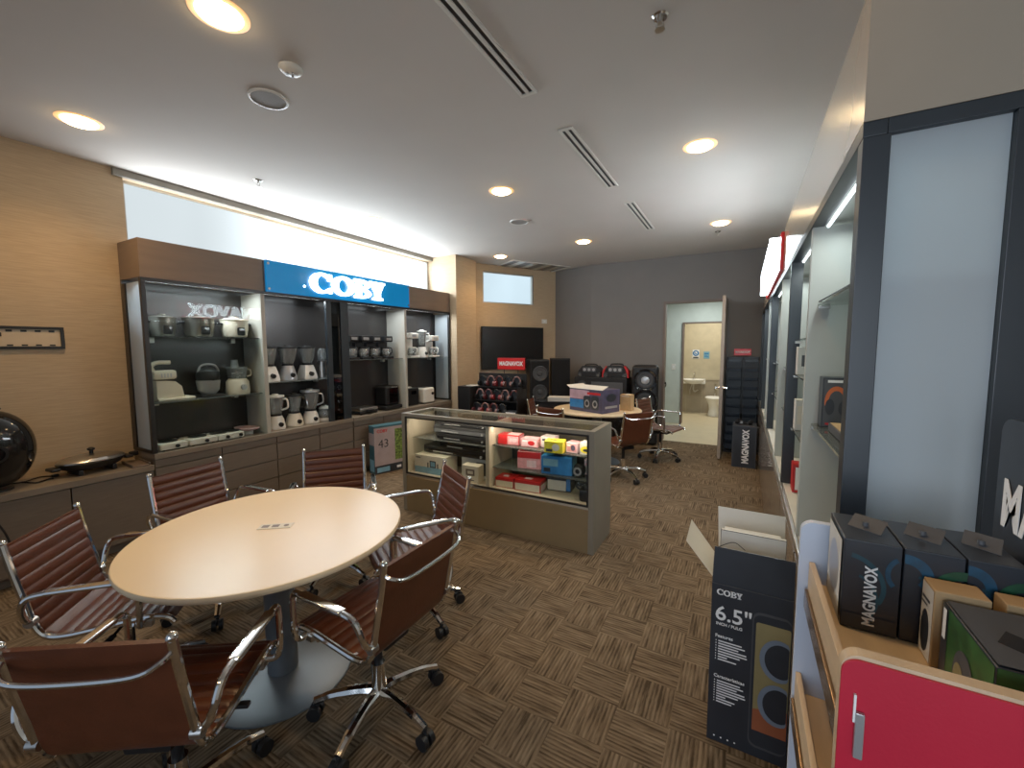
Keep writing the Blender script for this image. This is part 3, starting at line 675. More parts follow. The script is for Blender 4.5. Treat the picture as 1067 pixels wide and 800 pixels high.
t = thing('sandwich_maker', 'flat sandwich maker with brushed silver lid on the counter under the coffee makers', 'sandwich maker', (-4.365, 3.82, ZB))
MB().box(-.10, .10, -.15, .15, .006, .045, 0, .012).build('base', M['blackplastic'], t); MB().box(-.10, .10, -.15, .15, .046, .088, 0, .014).build('lid', M['steel'], t); MB().box(.10, .145, -.05, .05, .035, .06, 0, .006).build('handle', M['blackplastic'], t)
s = MB()
for a in (-.08, .08):
    for b in (-.12, .12): s.cyl((a, b, 0), (a, b, .008), .012, seg=8)
s.build('foot', M['blackplastic'], t)
t = thing('toaster_oven', 'black upright oven with glass door at the right of the counter under the coffee makers', 'oven', (-4.38, 4.255, ZB))
s = MB(); s.box(-.13, .13, -.16, .16, .01, .06, 0, .01); s.box(-.13, .09, -.11, .15, .06, .33, 0, .03, 3); s.build('body', M['blackplastic'], t); MB().box(.091, .097, -.05, .12, .10, .30, 0, .002).build('door_glass', M['smoke'], t); MB().tube([(.10, -.02, .315), (.125, .0, .315), (.125, .07, .315), (.10, .09, .315)], .006).build('handle', M['steel'], t)
t = thing('toaster', 'white toaster with a black dial on the counter of the right cabinet', 'toaster', (-4.34, 5.0, ZB))
MB().box(-.085, .09, -.12, .13, .008, .245, 0, .03, 3).build('body', M['white'], t); s = MB(); s.box(-.05, .06, -.09, .10, .2445, .2475); s.build('slots', M['blackplastic'], t); MB().cyl((.09, .07, .15), (.105, .07, .15), .022, seg=16).build('dial', M['blackplastic'], t); MB().box(-.08, .085, -.115, .125, 0, .01).build('foot', M['blackplastic'], t)
t = thing('water_boiler', 'black boxy appliance left of the white toaster on the counter', 'appliance', (-4.40, 4.69, ZB))
MB().box(-.10, .11, -.10, .12, 0, .26, 0, .015).build('body', M['blackplastic'], t); MB().box(.11, .114, -.05, .06, .17, .22, 0, .001).build('control_panel', M['smoke'], t); MB().lathe([(0, .261), (.06, .261), (.05, .275), (0, .278)], seg=20).build('lid', M['white'], t)
# low counter: skillet, tray, round black appliance, wall frame
t = thing('electric_skillet', 'oval electric skillet with glass and steel lid on the low left counter', 'skillet', (-4.41, 1.19, .651), math.radians(6))
def oval(z, rx, ry): return [(rx*math.cos(a*PI/16), ry*math.sin(a*PI/16), z) for a in range(32)]
MB().lathe([(0, .035), (.72, .035), (.86, .05), (1, .085), (1.02, .088), (.98, .092), (0, .07)], seg=32, mtx=Matrix.Diagonal((.135, .20, 1, 1))).build('pan', M['blackplastic'], t)
MB().lathe([(1.0, .093), (1.0, .10), (.9, .118), (.5, .135), (0, .14), ], seg=32, mtx=Matrix.Diagonal((.135, .20, 1, 1))).build('lid', M['steel'], t)
s = MB().cyl((0, 0, .14), (0, 0, .165), .012); s.sph((0, 0, .175), .024, sc=(1, 1, .6)); s.build('lid_knob', M['blackplastic'], t)
for sg in (-1, 1):
    s = MB(); s.box(-.05, .05, sg*.19, sg*.245, .055, .08, 0, .010); s.build('handle', M['blackplastic'], t)
    s = MB(); s.box(-.09, .09, sg*.10-.015, sg*.10+.015, 0, .04, 0, .006); s.build('foot', M['blackplastic'], t)
s = MB(); s.box(-.02, .03, .235, .29, .06, .095, 0, .01); s.build('temperature_probe', M['blackplastic'], t)
t = MB(); t.tube(bez([(0, -.30, .007), (-.03, -.18, .007), (.02, -.05, .007), (-.04, .05, .007), (0, .10, .007)]), .005); t.box(-.012, .012, .10, .14, .0, .016, 0, .004)
solo('power_cord', t, M['blackplastic'], 'thin black power cord lying on the low counter left of the skillet', 'cord', (-4.47, .98-.10, .651))
t = thing('tray', 'thin brown tray lying at the right end of the low counter against the cabinet', 'tray', (-4.34, 1.43, .651), math.radians(-4))
MB().box(-.13, .13, -.05, .05, 0, .012, 0, .004).build('tray_base', M['brownframe'], t); s = MB(); s.box(-.13, .13, -.058, -.05, 0, .026, 0, .003); s.box(-.13, .13, .05, .058, 0, .026, 0, .003); s.build('rim', M['lam'], t)
t = thing('round_appliance', 'glossy black egg-shaped appliance cut off by the left edge, on the low counter', 'appliance', (-4.36, .66, .651), 0)
MB().lathe([(0, .012)]+[(.24*math.sin(q*PI/24)**.85, .281-.269*math.cos(q*PI/24)) for q in range(3, 24)]+[(0, .55)], seg=40, sx=.75, sy=1.0).build('body', M['glossblack'], t)
MB().lathe([(.0, 0), (.12, 0), (.12, .013), (0, .013)], seg=28, sx=.75).build('foot', M['blackplastic'], t)
MB().tube(bez([(0, -.06, .545), (0, -.05, .59), (0, .05, .60), (0, .09, .545)]), .010).build('handle', M['blackplastic'], t)
s = MB(); s.lathe([(.045, 0), (.06, 0), (.06, .006), (.045, .006)], seg=24, mtx=Matrix.Translation((.176, .02, .27)) @ Matrix.Rotation(PI/2, 4, 'Y')); s.build('control_ring', M['blackplastic'], t)
MB().tube(bez([(-.03, .16, .02), (.02, .215, .008), (-.02, .28, .007), (-.02, .31, .007)]), .006).build('short_cord', M['blackplastic'], t)
s = MB(); s.tube(bez([(.0, .0, .62), (.04, .02, .66), (.055, .06, .60), (.05, .10, .50), (.06, .14, .36), (.05, .16, .12), (.06, .20, .012)]), .006)
solo('hanging_cord', s, M['blackplastic'], 'black cord hanging down the front of the low cabinet at the left edge', 'cord', (-4.176, .55, 0))
t = thing('framed_panel', 'long black framed white panel on the wallpaper at the left edge', 'frame', (XL+.001, .80, 1.60))
s = MB(); s.box(0, .02, -.34, .34, 0, .02, 0, .002); s.box(0, .02, -.34, .34, .145, .165, 0, .002); s.box(0, .02, -.34, -.32, .02, .145); s.box(0, .02, .32, .34, .02, .145); s.build('frame', M['black'], t)
MB().box(0, .008, -.32, .32, .02, .145).build('panel', mat('panel_insert', (.58, .46, .32), .6), t)
s = MB()
for k in range(9): s.box(.008, .011, -.30+k*.07, -.27+k*.07, .125, .14); s.box(.008, .011, -.30+k*.07, -.27+k*.07, .024, .034)
s.box(.008, .012, -.06, .03, .09, .118); s.build('printed_marks', M['black'], t)
# television carton leaning by the drawers
t = thing('television_box', 'flat 43 inch television carton standing on the carpet behind the display counter', 'box', (-3.93, 4.153, .001), math.radians(74))
s = carton(MB(), 1.02, .14, .615, [('front', 'rect', (0, 1, 0, .17), 1), ('front', 'rect', (0, 1, .17, .96), 2), ('front', 'rect', (.28, .97, .24, .90), 3), ('left', 'rect', (0, 1, .6, .85), 2), ('left', 'rect', (.1, .9, .05, .3), 4),
   ('front', 'rect', (.03, .20, .03, .13), 4), ('front', 'rect', (.30, .36, .06, .11), 5), ('front', 'rect', (.42, .5, .06, .11), 5)], 0)
s.build('carton', [mat('teal_card', (.03, .10, .13), .45, var=.3), M['navybox'], mat('greyed_pink_print', (.36, .29, .29), .5, var=.15), M['leaf'], M['lightblue'], M['pure']], t, False)
lettering('43', (-.385, -.0735, .38), 'front', .15, M['navybox'], t); lettering('COBY', (-.40, -.0735, .545), 'front', .055, M['red'], t, bold=.001)
# ================================================================== GLASS DISPLAY COUNTER
cx0, cx1, cy0, cy1 = -2.90, -.955, 2.99, 3.45
OX = (cx0+cx1)/2
t = thing('display_counter', 'glass-fronted display counter with grey sides in the middle of the carpet', 'display counter', (OX, cy0, 0))
hw = (cx1-cx0)/2; D = cy1-cy0; HT = .965
s = MB(); s.box(-hw+.03, hw-.03, .003, D-.003, .001, .345, 0, .002); s.build('base_panel', M['ctrbrown'], t)
for sg in (-1, 1):
    a, b = sorted((sg*hw, sg*(hw-.045))); MB().box(a, b, 0, D, .001, HT, 0, .003).build('side_panel', M['ctr'], t)
s = MB(); s.box(-hw+.045, hw-.045, .02, D-.02, .345, .372); s.build('inner_floor', M['ctrin'], t)
s = MB(); s.box(-hw+.045, hw-.045, 0, .045, .935, HT, 0, .002); s.box(-hw+.045, hw-.045, D-.045, D, .935, HT, 0, .002); s.build('top_rim', M['ctr'], t)
s = MB(); s.box(-hw+.045, hw-.045, .045, D-.045, HT-.012, HT-.004); s.build('top_glass', M['glass'], t, False)
DX = -1.93-OX
for q in ((-hw+.0455, -hw+.0475), (hw-.0475, hw-.0455)): MB().box(q[0], q[1], .02, D-.02, .372, .935).build('side_lining', M['ctrin'], t, False)
s = MB(); s.box(DX-.012, DX+.022, .025, D-.02, .372, .935); s.build('divider', M['ctrin'], t)
s = MB(); s.box(-hw+.045, hw-.045, D-.020, D-.012, .372, .935); s.build('back_panel', mat('counter_back', (.075, .065, .052), .16, var=.1), t)
s = MB()
for a, b, c, d in ((-hw+.045, hw-.045, .372, .386), (-hw+.045, hw-.045, .921, .935)): s.box(a, b, -.004, .012, c, d)
for a, b in ((-hw+.045, -hw+.058), (hw-.058, hw-.045)): s.box(a, b, -.004, .012, .386, .921)
s.build('window_frame', M['black'], t)
MB().box(-hw+.058, hw-.058, .002, .008, .386, .921).build('front_glass', M['glass'], t, False)
s = MB(); s.box(-hw+.10, hw-.10, .05, .062, .918, .93); s.build('led_strip', emis('warm_led', (1, .86, .66), 4), t, False)
for a, b, z, y0 in ((DX+.023, hw-.046, .745, .08), (DX+.023, hw-.046, .55, .08), (-hw+.046, DX-.013, .715, .10)):
    sh = MB().box(a, b, y0, D-.03, z-.008, z, 0, .001).build('shelf', M['shelfglass'], t, False)
    s = MB()
    for x in (a, b-.02): s.box(x, x+.02, y0+.06, y0+.08, z-.02, z-.0085); s.box(x, x+.02, D-.10, D-.08, z-.02, z-.0085)
    s.build('shelf_clip', M['steel'], sh)
t = None
def prod(name, lab, w, d, h, x, y, z, mats, arts, rz=0., group=None, cat='box'):
    return solo(name, carton(MB(), w, d, h, arts), [M[q] for q in mats], lab, cat, (x, y, z+.001), rz, group, False)
G1 = 'small product boxes in the display counter'
Y1 = 3.20
toy = [('front', 'rect', (.08, .92, .12, .88), 1), ('front', 'disc', (.62, .5, .2, .3), 2), ('top', 'rect', (.1, .9, .15, .85), 1), ('front', 'rect', (.12, .40, .62, .8), 3)]
prod('product_box', 'red and pink product box at the left of the counter top shelf', .20, .13, .085, -1.79, Y1, .745, ['red', 'pink', 'palepink', 'pure'], [('right', 'rect', (.05, .95, .05, .95), 1), ('front', 'rect', (.45, .98, .05, .9), 1), ('front', 'rect', (.55, .9, .3, .7), 2), ('top', 'rect', (.4, .95, .1, .9), 2)], .12, G1)
prod('product_box', 'pink product box second from left on the counter top shelf', .16, .12, .07, -1.585, Y1, .745, ['pink', 'palepink', 'red', 'pure'], toy, .08, G1)
prod('product_box', 'pale pink and white product box third on the counter top shelf, behind the yellow one', .12, .11, .095, -1.43, Y1+.04, .745, ['palepink', 'offset', 'pink', 'purple'], toy, -.05, G1)
prod('product_box', 'bright yellow product box on the counter top shelf', .155, .12, .095, -1.325, Y1-.09, .745, ['yellow', 'yellow', 'offset', 'navybox'], toy[:2]+[('front', 'rect', (.1, .45, .1, .35), 3), ('top', 'rect', (.25, .6, .3, .6), 3)], .15, G1)
prod('product_box', 'small pink and white product box right of the yellow one', .10, .10, .082, -1.185, Y1-.02, .745, ['palepink', 'pink', 'purple', 'pure'], toy, -.1, G1)
prod('product_box', 'yellow and white product box at the right end of the counter top shelf', .105, .11, .095, -1.065, Y1-.03, .745, ['offset', 'yellow', 'navybox', 'pure'], [('front', 'disc', (.5, .42, .46, .3), 1), ('front', 'disc', (.5, .38, .25, .12), 2), ('top', 'rect', (.1, .9, .1, .9), 3)], .05, G1)
prod('product_box', 'red box with pale front on the middle shelf of the counter', .21, .14, .15, -1.60, Y1+.02, .55, ['pink', 'offset', 'red', 'palepink'], [('top', 'rect', (.05, .95, .05, .95), 2), ('front', 'rect', (.0, .98, .62, .98), 2), ('front', 'rect', (.4, .8, .1, .5), 3)], .2, G1)
prod('product_box', 'large blue product box on the middle shelf of the counter', .26, .18, .15, -1.325, Y1, .55, ['blue', 'blue', 'navybox', 'lightblue'], [('front', 'rect', (.06, .55, .45, .85), 3), ('top', 'rect', (.35, .75, .2, .7), 2), ('front', 'rect', (.08, .3, .12, .35), 2), ('right', 'rect', (.1, .9, .1, .9), 3)], .12, G1)
s = MB(); s.lathe([(0, 0), (.03, 0), (.045, .02), (.05, .05), (.045, .08), (.03, .098), (0, .1)], seg=22); s.lathe([(.02, 0), (.034, 0), (.034, .006), (.02, .006)], m=1, seg=22, mtx=Matrix.Translation((0, -.049, .05)) @ Matrix.Rotation(PI/2, 4, 'X'))
solo('round_speaker', s, [M['blackplastic'], M['silver']], 'small round black speaker right of the blue box in the counter', 'speaker', (-1.135, 3.17, .551), 0)
prod('product_box', 'white and pink product box at the right end of the middle counter shelf', .105, .10, .125, -1.063, Y1+.08, .55, ['palepink', 'offset', 'orange', 'pink'], toy, 0, G1)
fr = [('front', 'rect', (.03, .97, .06, .7), 1), ('top', 'rect', (.02, .98, .05, .95), 2), ('top', 'rect', (.3, .6, .3, .6), 3), ('right', 'rect', (.05, .95, .06, .7), 1), ('right', 'rect', (.2, .8, .2, .55), 3)]
prod('product_box', 'cream fronted box with red top on the counter floor, left one', .175, .15, .085, -1.80, 3.155, .372, ['red', 'cream', 'red', 'palepink'], fr, .08, G1)
prod('product_box', 'cream fronted box with red top on the counter floor, right one', .24, .15, .095, -1.575, 3.155, .372, ['red', 'cream', 'red', 'palepink'], fr, .08, G1)
prod('product_box', 'cream fronted box with dark blue top at the middle of the counter floor', .21, .14, .125, -1.345, 3.29, .372, ['navybox', 'cream', 'blue', 'lightblue'], [('front', 'rect', (.03, .80, .06, .75), 1), ('top', 'rect', (.02, .98, .05, .95), 2), ('top', 'rect', (.3, .6, .3, .6), 3), ('front', 'rect', (.82, .98, .1, .9), 2)], .1, G1)
s = MB(); s.box(-.055, .05, -.05, .05, 0, .10, 0, .02); s.sph((0, 0, .105), .035); s.tube(bez([(-.05, -.02, .09), (-.08, -.02, .12), (-.03, 0, .135)]), .008)
solo('small_camera', s, M['blackplastic'], 'small black gadget at the right front corner of the counter floor', 'gadget', (-1.06, 3.13, .373), .2)
# left bay: stacked players
def player(lab, w, d, h, x, y, z, face, rz=0.):
    t = thing('media_player', lab, 'media player', (x, y, z+.001), rz, 'black media players stacked in the counter')
    MB().box(-w/2, w/2, -d/2, d/2, .006, h, 0, .006).build('case', M['blackplastic'], t)
    MB().box(-w/2+.01, w/2-.01, -d/2-.002, -d/2, .012, h*.62, 0, .0008).build('front_panel', M[face], t)
    s = MB(); s.box(-w*.35, -w*.05, -d/2-.004, -d/2-.002, h*.25, h*.4); s.cyl((w*.36, -d/2-.012, h*.4), (w*.36, -d/2-.002, h*.4), h*.16, seg=14); s.build('disc_slot', M['silver'], t)
    s = MB()
    for a in (-1, 1):
        for b in (-1, 1): s.cyl((a*w*.42, b*d*.38, 0), (a*w*.42, b*d*.38, .007), .012, seg=8)
    s.build('foot', M['blackplastic'], t)
player('topmost slim black player of the stack in the counter', .62, .20, .045, -2.28, 3.25, .848, 'glossblack')
player('black player with silver edge, second from the top of the stack', .66, .24, .07, -2.285, 3.245, .777, 'grad')
player('black player resting on the glass shelf at the bottom of the upper stack', .62, .24, .06, -2.27, 3.245, .715, 'glossblack')
player('black player in the middle of the counter under the glass shelf', .60, .24, .062, -2.26, 3.27, .630, 'glossblack')
player('long black soundbar-like player lying on the printed boxes', .80, .20, .075, -2.38, 3.27, .553, 'glossblack')
prod('device_box', 'cream and blue printed box at the left front of the counter floor', .37, .20, .178, -2.635, 3.18, .372, ['cream', 'lightblue', 'navybox', 'offset'], [('front', 'rect', (0, 1, 0, .36), 1), ('front', 'rect', (.42, .46, .35, .62), 2), ('front', 'rect', (.50, .70, .36, .74), 2), ('front', 'rect', (.53, .67, .42, .68), 1), ('front', 'rect', (.74, .78, .35, .6), 2), ('front', 'rect', (.05, .2, .82, .88), 2)], .03)
prod('device_box', 'small white box with brown framed picture at the front of the counter floor', .175, .10, .155, -2.14, 3.10, .372, ['cream', 'brownframe', 'offset', 'grad'], [('front', 'rect', (.25, .78, .42, .80), 1), ('front', 'rect', (.35, .68, .52, .70), 0), ('front', 'rect', (.2, .75, .12, .18), 3)], .06)
prod('device_box', 'grey-white box behind the small white box on the counter floor', .34, .16, .178, -2.18, 3.30, .372, ['offset', 'grad', 'silver', 'pure'], [('front', 'rect', (.5, .95, .1, .8), 1), ('top', 'rect', (.1, .9, .1, .9), 3)], 0)
# ================================================================== OFFICE CHAIRS (local: front = +y)
CHZ = .85
def make_chair(name, lab, cat, group):
    t = thing(name, lab, cat, (0, 0, 0), 0, group)
    prof = bez([(.265, .425), (.235, .452), (.16, .462), (.02, .448), (-.10, .438), (-.165, .450), (-.20, .50), (-.222, .60), (-.25, .73), (-.272, CHZ)], 10)
    P = [Vector((0, p[0], p[1])) for p in prof]
    S = [0.]
    for a, b in zip(P, P[1:]): S.append(S[-1]+(b-a).length)
    def at(s):
        for i in range(len(S)-1):
            if S[i+1] >= s: k = (s-S[i])/(S[i+1]-S[i]); return P[i].lerp(P[i+1], k), (P[i+1]-P[i]).normalized()
        return P[-1], (P[-1]-P[-2]).normalized()
    def sling(s0, s1, nm):
        n = int((s1-s0)/.0045); hw = .196; rows = []; mb = MB()
        for i in range(n+1):
            s = s0+(s1-s0)*i/n; p, tg = at(s); nr = Vector((0, -tg.z, tg.y)) if False else Vector((0, tg.z, -tg.y))
            bulge = .004+.0075*abs(math.sin(PI*s/.047))**.55
            rows.append([mb.bm.verts.new(p+nr*v+Vector((x, 0, 0))) for (x, v) in ((-hw, 0), (-hw, bulge*.7), (-hw+.012, bulge), (hw-.012, bulge), (hw, bulge*.7), (hw, 0), (hw, -.005), (-hw, -.005))])
        for a, b in zip(rows, rows[1:]):
            for k in range(8): mb.bm.faces.new((a[k], a[(k+1) % 8], b[(k+1) % 8], b[k]))
        mb.bm.faces.new(rows[0]); mb.bm.faces.new(rows[-1][::-1]); mb._fin(0)
        mb.build(nm, M['leather'], t)
    mid = next(S[i] for i in range(len(P)) if P[i].z > .485 and P[i].y < -.15)
    sling(.012, mid, 'seat'); sling(mid, S[-1]-.012, 'backrest')
    rail = [(p.y, p.z) for p in P]
    for sx in (-1, 1):
        s = MB(); s.tube([(sx*.206, y, z) for y, z in rail[::2]+[rail[-1]]], .0125, seg=10); s.sph((sx*.206, rail[-1][0], rail[-1][1]), .0145, u=10, v=8); s.build('side_rail', M['chrome'], t)
        s = MB(); s.tube(bez([(sx*.206, .16, .448), (sx*.25, .165, .452), (sx*.262, .17, .50), (sx*.262, .172, .61), (sx*.262, .163, .645), (sx*.262, .13, .656), (sx*.262, 0, .655), (sx*.262, -.14, .652), (sx*.262, -.185, .635), (sx*.255, -.203, .59), (sx*.235, -.205, .54), (sx*.208, -.205, .525)], 5), .0115, seg=10)
        s.box(sx*.262-.019, sx*.262+.019, -.12, .12, .648, .667, 0, .008)
        s.build('armrest', M['chrome'], t)
        s = MB(); s.box(sx*.206-.014, sx*.206+.014, .13, .19, .425, .452, 0, .004); s.build('bracket', M['steel'], t); MB().cyl((sx*.225, -.206, .52), (sx*.195, -.206, .52), .018, seg=12).build('arm_joint', M['steel'], t)
    yb, zb = at(S[-1]-.06)[0].y, at(S[-1]-.06)[0].z
    MB().tube(bez([(-.206, yb, zb+.02), (-.19, yb-.035, zb+.005), (-.14, yb-.055, zb-.012), (0, yb-.06, zb-.016), (.14, yb-.055, zb-.012), (.19, yb-.035, zb+.005), (.206, yb, zb+.02)], 5), .0075).build('back_handle', M['chrome'], t)
    s = MB()
    for y in (.11, -.09): s.tube([(-.206, y, .440), (-.10, y, .415), (.10, y, .415), (.206, y, .440)], .012)
    s.build('cross_bar', M['chrome'], t)
    s = MB(); s.box(-.07, .07, -.12, .13, .375, .412, 0, .010); s.tube([(.06, .03, .39), (.19, .03, .385)], .006); s.box(.17, .22, .018, .042, .378, .392, 0, .004); s.build('tilt_mechanism', M['blackplastic'], t)
    s = MB(); s.cyl((0, 0, .20), (0, 0, .376), .018, m=0); s.build('gas_lift', M['blackplastic'], t)
    s = MB(); s.cyl((0, 0, .085), (0, 0, .245), .034, .028, seg=20); s.build('column', M['chrome'], t)
    leg = None
    for k in range(5):
        if leg is None:
            s = MB(); s.tube(bez([(.025, 0, .120), (.10, 0, .118), (.20, 0, .103), (.275, 0, .078)], 4), [.021]*3+[.019]*4+[.017]*3+[.015]*3, flat=1.15); lm = s.mesh('leg', M['chrome'], True)
            s = MB()
            for y in (-.017, .017): s.cyl((.275, y-.010, .030), (.275, y+.010, .030), .0295, seg=18)
            s.box(.258, .292, -.006, .006, .03, .064, 0, .004); s.cyl((.275, 0, .055), (.275, 0, .075), .008); cm = s.mesh('caster', M['blackplastic'], True)
        o = leg = bpy.data.objects.new('leg', lm); COL.objects.link(o); o.parent = t; o.rotation_euler = (0, 0, k*2*PI/5)
        c = bpy.data.objects.new('caster', cm); COL.objects.link(c); c.parent = o
    return t
def place(o, x, y, facing, base):
    o.location = (x, y, .0005); o.rotation_euler = (0, 0, math.radians(facing-90))
    k = 0
    for c in o.children:
        if c.name.startswith('leg'): c.rotation_euler = (0, 0, math.radians(base+72*k-(facing-90))); k += 1
R1, R2 = 'brown leather chairs around the conference table', 'brown leather chairs around the rear table'
ch0 = make_chair('office_chair', 'brown ribbed leather chair at the right front of the table, whole chrome base visible', 'chair', R1)
place(ch0, -1.335, 1.20, 180, -4)
for x, y, fa, ba, lab, g in ((-1.60, .575, 124, 20, 'brown leather chair nearest the camera at lower left, smooth back towards us', R1),
      (-2.44, .735, 46, 10, 'brown ribbed leather chair at the far left of the table, ribbed seat in view', R1),
      (-2.80, 1.295, 7, 40, 'brown ribbed leather chair between the table and the skillet', R1),
      (-2.45, 1.86, -40, 0, 'brown ribbed leather chair on the far side of the table in front of the drawers', R1),
      (-1.67, 1.80, 238, 55, 'brown ribbed leather chair seen in profile in front of the display counter', R1),
      (-1.24, 5.02, 142, 30, 'brown leather chair just behind the right end of the display counter, back towards us', R2),
      (-1.0, 6.15, -15, -20, 'brown leather chair near the door frame, partly hidden behind another chair', R2),
      (-2.02, 4.98, 75, 0, 'brown leather chair seen over the counter with the curved handle on its back', R2),
      (-2.46, 5.52, 14, 0, 'brown leather chair tilted in side view beside the headphone display', R2)):
    n = copy_thing(ch0, (0, 0, 0), 0, lab, g); place(n, x, y, fa, ba)

def round_table(x, y, r, lab):
    t = thing('round_table', lab, 'table', (x, y, .0005))
    MB().lathe([(0, .712), (r-.012, .712), (r-.004, .716), (r, .724), (r, .732), (r-.003, .739), (r-.008, .741), (0, .741)], seg=72).build('tabletop', M['tabletop'], t)
    MB().lathe([(0, .70), (.16, .70), (.16, .7115), (0, .7115)], seg=32).build('mounting_plate', M['bluegrey'], t)
    MB().cyl((0, 0, .02), (0, 0, .70), .068, seg=32).build('column', M['bluegrey'], t)
    MB().lathe([(0, .022), (.09, .022), (.27, .016), (.318, .006), (.32, 0), (0, 0)], seg=48).build('base', M['bluegrey'], t)
    return t
rt = round_table(-1.945, 1.145, .583, 'round cream conference table on a grey pedestal with a disc base')
s = MB(); s.box(-.075, .075, -.028, .028, .7412, .7445, 0, .0015); o = s.build('power_socket', M['cream'], rt, rot=(0, 0, math.radians(38)))
s = MB()
for x in (-.045, 0.0): s.box(x-.016, x+.016, -.014, .014, .7445, .7452, 0)
s.cyl((.048, 0, .7445), (.048, 0, .7455), .012, m=0, seg=12); s.build('socket_holes', M['brownframe'], o)
round_table(-1.76, 5.60, .60, 'round cream table in the back, behind the display counter, holding boxes')

# ================================================================== BACK CORNER
# television
nx, ny = .863, -.506
t = thing('television', 'large black flat television on the angled wall', 'television', (-4.25+.506*.875+nx*.002, 6.1+.863*.875+ny*.002, 1.20), ang)
MB().box(-.665, .665, -.075, -.028, 0, .775, 0, .006).build('casing', M['blackplastic'], t); MB().box(-.65, .65, -.0765, -.075, .016, .76).build('screen', mat('tv_screen', (.008, .008, .009), .25), t); MB().box(-.25, .25, -.028, -.001, .2, .55).build('wall_mount', M['blackplastic'], t)
def tower(name, lab, x, y, rz, w, d, h, cones, style='plain', grp=None):
    t = thing(name, lab, 'speaker', (x, y, .001), rz, grp)
    MB().box(-w/2, w/2, -d/2, d/2, 0, h, 0, .018 if style == 'plain' else .06, 3).build('cabinet', M['blackplastic'], t)
    if style == 'plain': MB().box(-w/2+.02, w/2-.02, -d/2-.004, -d/2, .03, h-.03, 0, .002).build('front_baffle', M['grille'], t)
    for (z, r, ring) in cones:
        s = MB(); mt = Matrix.Translation((0, -d/2-.002, z)) @ Matrix.Rotation(PI/2, 4, 'X')
        s.lathe([(r, .0), (r*1.02, .014), (r*.92, .016), (r*.86, .006), (r*.35, -.0+.003), (r*.30, .012), (0, .018)], seg=28, mtx=mt); s.build('woofer', M['cone'] if ring is None else M[ring], t)
    return t
tower('tower_speaker', 'black tower speaker with two grey cones, left of the pair under the television', -3.27, 6.84, math.radians(40), .36, .34, 1.38, [(1.13, .135, None), (.80, .135, None)], grp='tower speakers')
tower('tower_speaker', 'tall plain black tower speaker in the corner, right of the pair', -2.95, 7.12, math.radians(30), .34, .32, 1.40, [], grp='tower speakers')
ps = tower('party_speaker', 'big rounded black party speaker with two round cones beside the door', -1.40, 7.05, math.radians(10), .42, .36, 1.30, [(1.06, .125, None), (.72, .13, None)], 'round')
s = MB(); s.box(-.045, .045, -.19, -.182, .875, .915, 0, .002); s.build('badge', M['pure'], ps); s = MB()
for z, r in ((1.06, .15), (.72, .155)): s.lathe([(r, 0), (r+.035, .004), (r+.03, .02), (r, .012)], seg=28, mtx=Matrix.Translation((0, -.182, z)) @ Matrix.Rotation(PI/2, 4, 'X'))
s.build('woofer_rim', M['glossblack'], ps)
for z in (1.06, .72): MB().lathe([(.0, .02), (.05, .019), (.062, .014), (.055, .012)], seg=24, mtx=Matrix.Translation((0, -.184, z)) @ Matrix.Rotation(PI/2, 4, 'X')).build('dust_cap', M['silver'], ps)
# long black console with two boomboxes on it
t = thing('audio_console', 'wide black audio console with a grey panel against the dark wall', 'audio console', (-2.10, 7.05, .001))
MB().box(-.46, .44, -.20, .22, 0, 1.085, 0, .012).build('cabinet', M['blackplastic'], t); MB().box(-.16, .38, -.206, -.20, .80, 1.01, 0, .004).build('grey_panel', M['grad'], t)
s = MB(); s.lathe([(.03, 0), (.075, .004), (.08, .012), (.03, .012)], seg=24, mtx=Matrix.Translation((-.32, -.20, .95)) @ Matrix.Rotation(PI/2, 4, 'X')); s.build('driver', M['cone'], t)
for z in (.30, .58): MB().box(-.44, .42, -.204, -.20, z-.12, z+.12, 0, .002).build('drawer_front', M['glossblack'], t)
def boombox(x, w, h, lab, red):
    t = thing('boombox', lab, 'boombox', (x, 7.03, 1.087), 0, 'boomboxes on the console')
    s = MB(); s.prism([(-w/2, -.11, 0), (w/2, -.11, 0), (w/2, -.11, h*.5), (w*.32, -.11, h*.97), (-w*.32, -.11, h*.97), (-w/2, -.11, h*.5)], (0, .22, 0)); s.build('body', M['blackplastic'], t, False)
    s = MB(); s.box(-w*.30, w*.30, -.118, -.11, h*.45, h*.85, 0, .004); s.build('display', M['grad'], t)
    s = MB()
    for k in range(3): s.cyl((-w*.2+k*w*.2, -.118, h*.65), (-w*.2+k*w*.2, -.125, h*.65), h*.13, seg=14)
    s.build('knobs', M['silver'], t)
    for sg in (-1, 1): MB().lathe([(0, .006), (h*.14, .004), (h*.2, .012), (h*.22, .0)], seg=20, mtx=Matrix.Translation((sg*w*.40, -.11, h*.24)) @ Matrix.Rotation(PI/2, 4, 'X')).build('driver', M['cone'], t)
    MB().tube(bez([(-w*.28, 0, h*.95), (-w*.2, 0, h*1.1), (w*.2, 0, h*1.1), (w*.28, 0, h*.95)]), .012).build('handle', M['blackplastic'], t)
    if red:
        s = MB()
        for sg in (-1, 1): s.prism([(sg*w*.51, -.114, -.0+.002), (sg*w*.46, -.114, h*.55), (sg*w*.36, -.114, h*.95), (sg*w*.40, -.114, h*.95), (sg*w*.53, -.114, h*.55), (sg*w*.56, -.114, .002)], (0, .1, 0))
        s.build('red_trim', M['red'], t, False)
boombox(-2.32, .40, .19, 'black boombox with silver knobs on the left of the console', False)
boombox(-1.87, .40, .20, 'black boombox with red side trim on the right of the console', True)
t = thing('bluetooth_speaker_cabinet', 'black cube-shaped subwoofer at the foot of the pier, left of the headphone display', 'speaker', (-3.865, 5.68, .001), 0)
t.name = 'subwoofer'
MB().box(-.20, .20, -.20, .20, 0, .975, 0, .012).build('cabinet', M['blackplastic'], t)
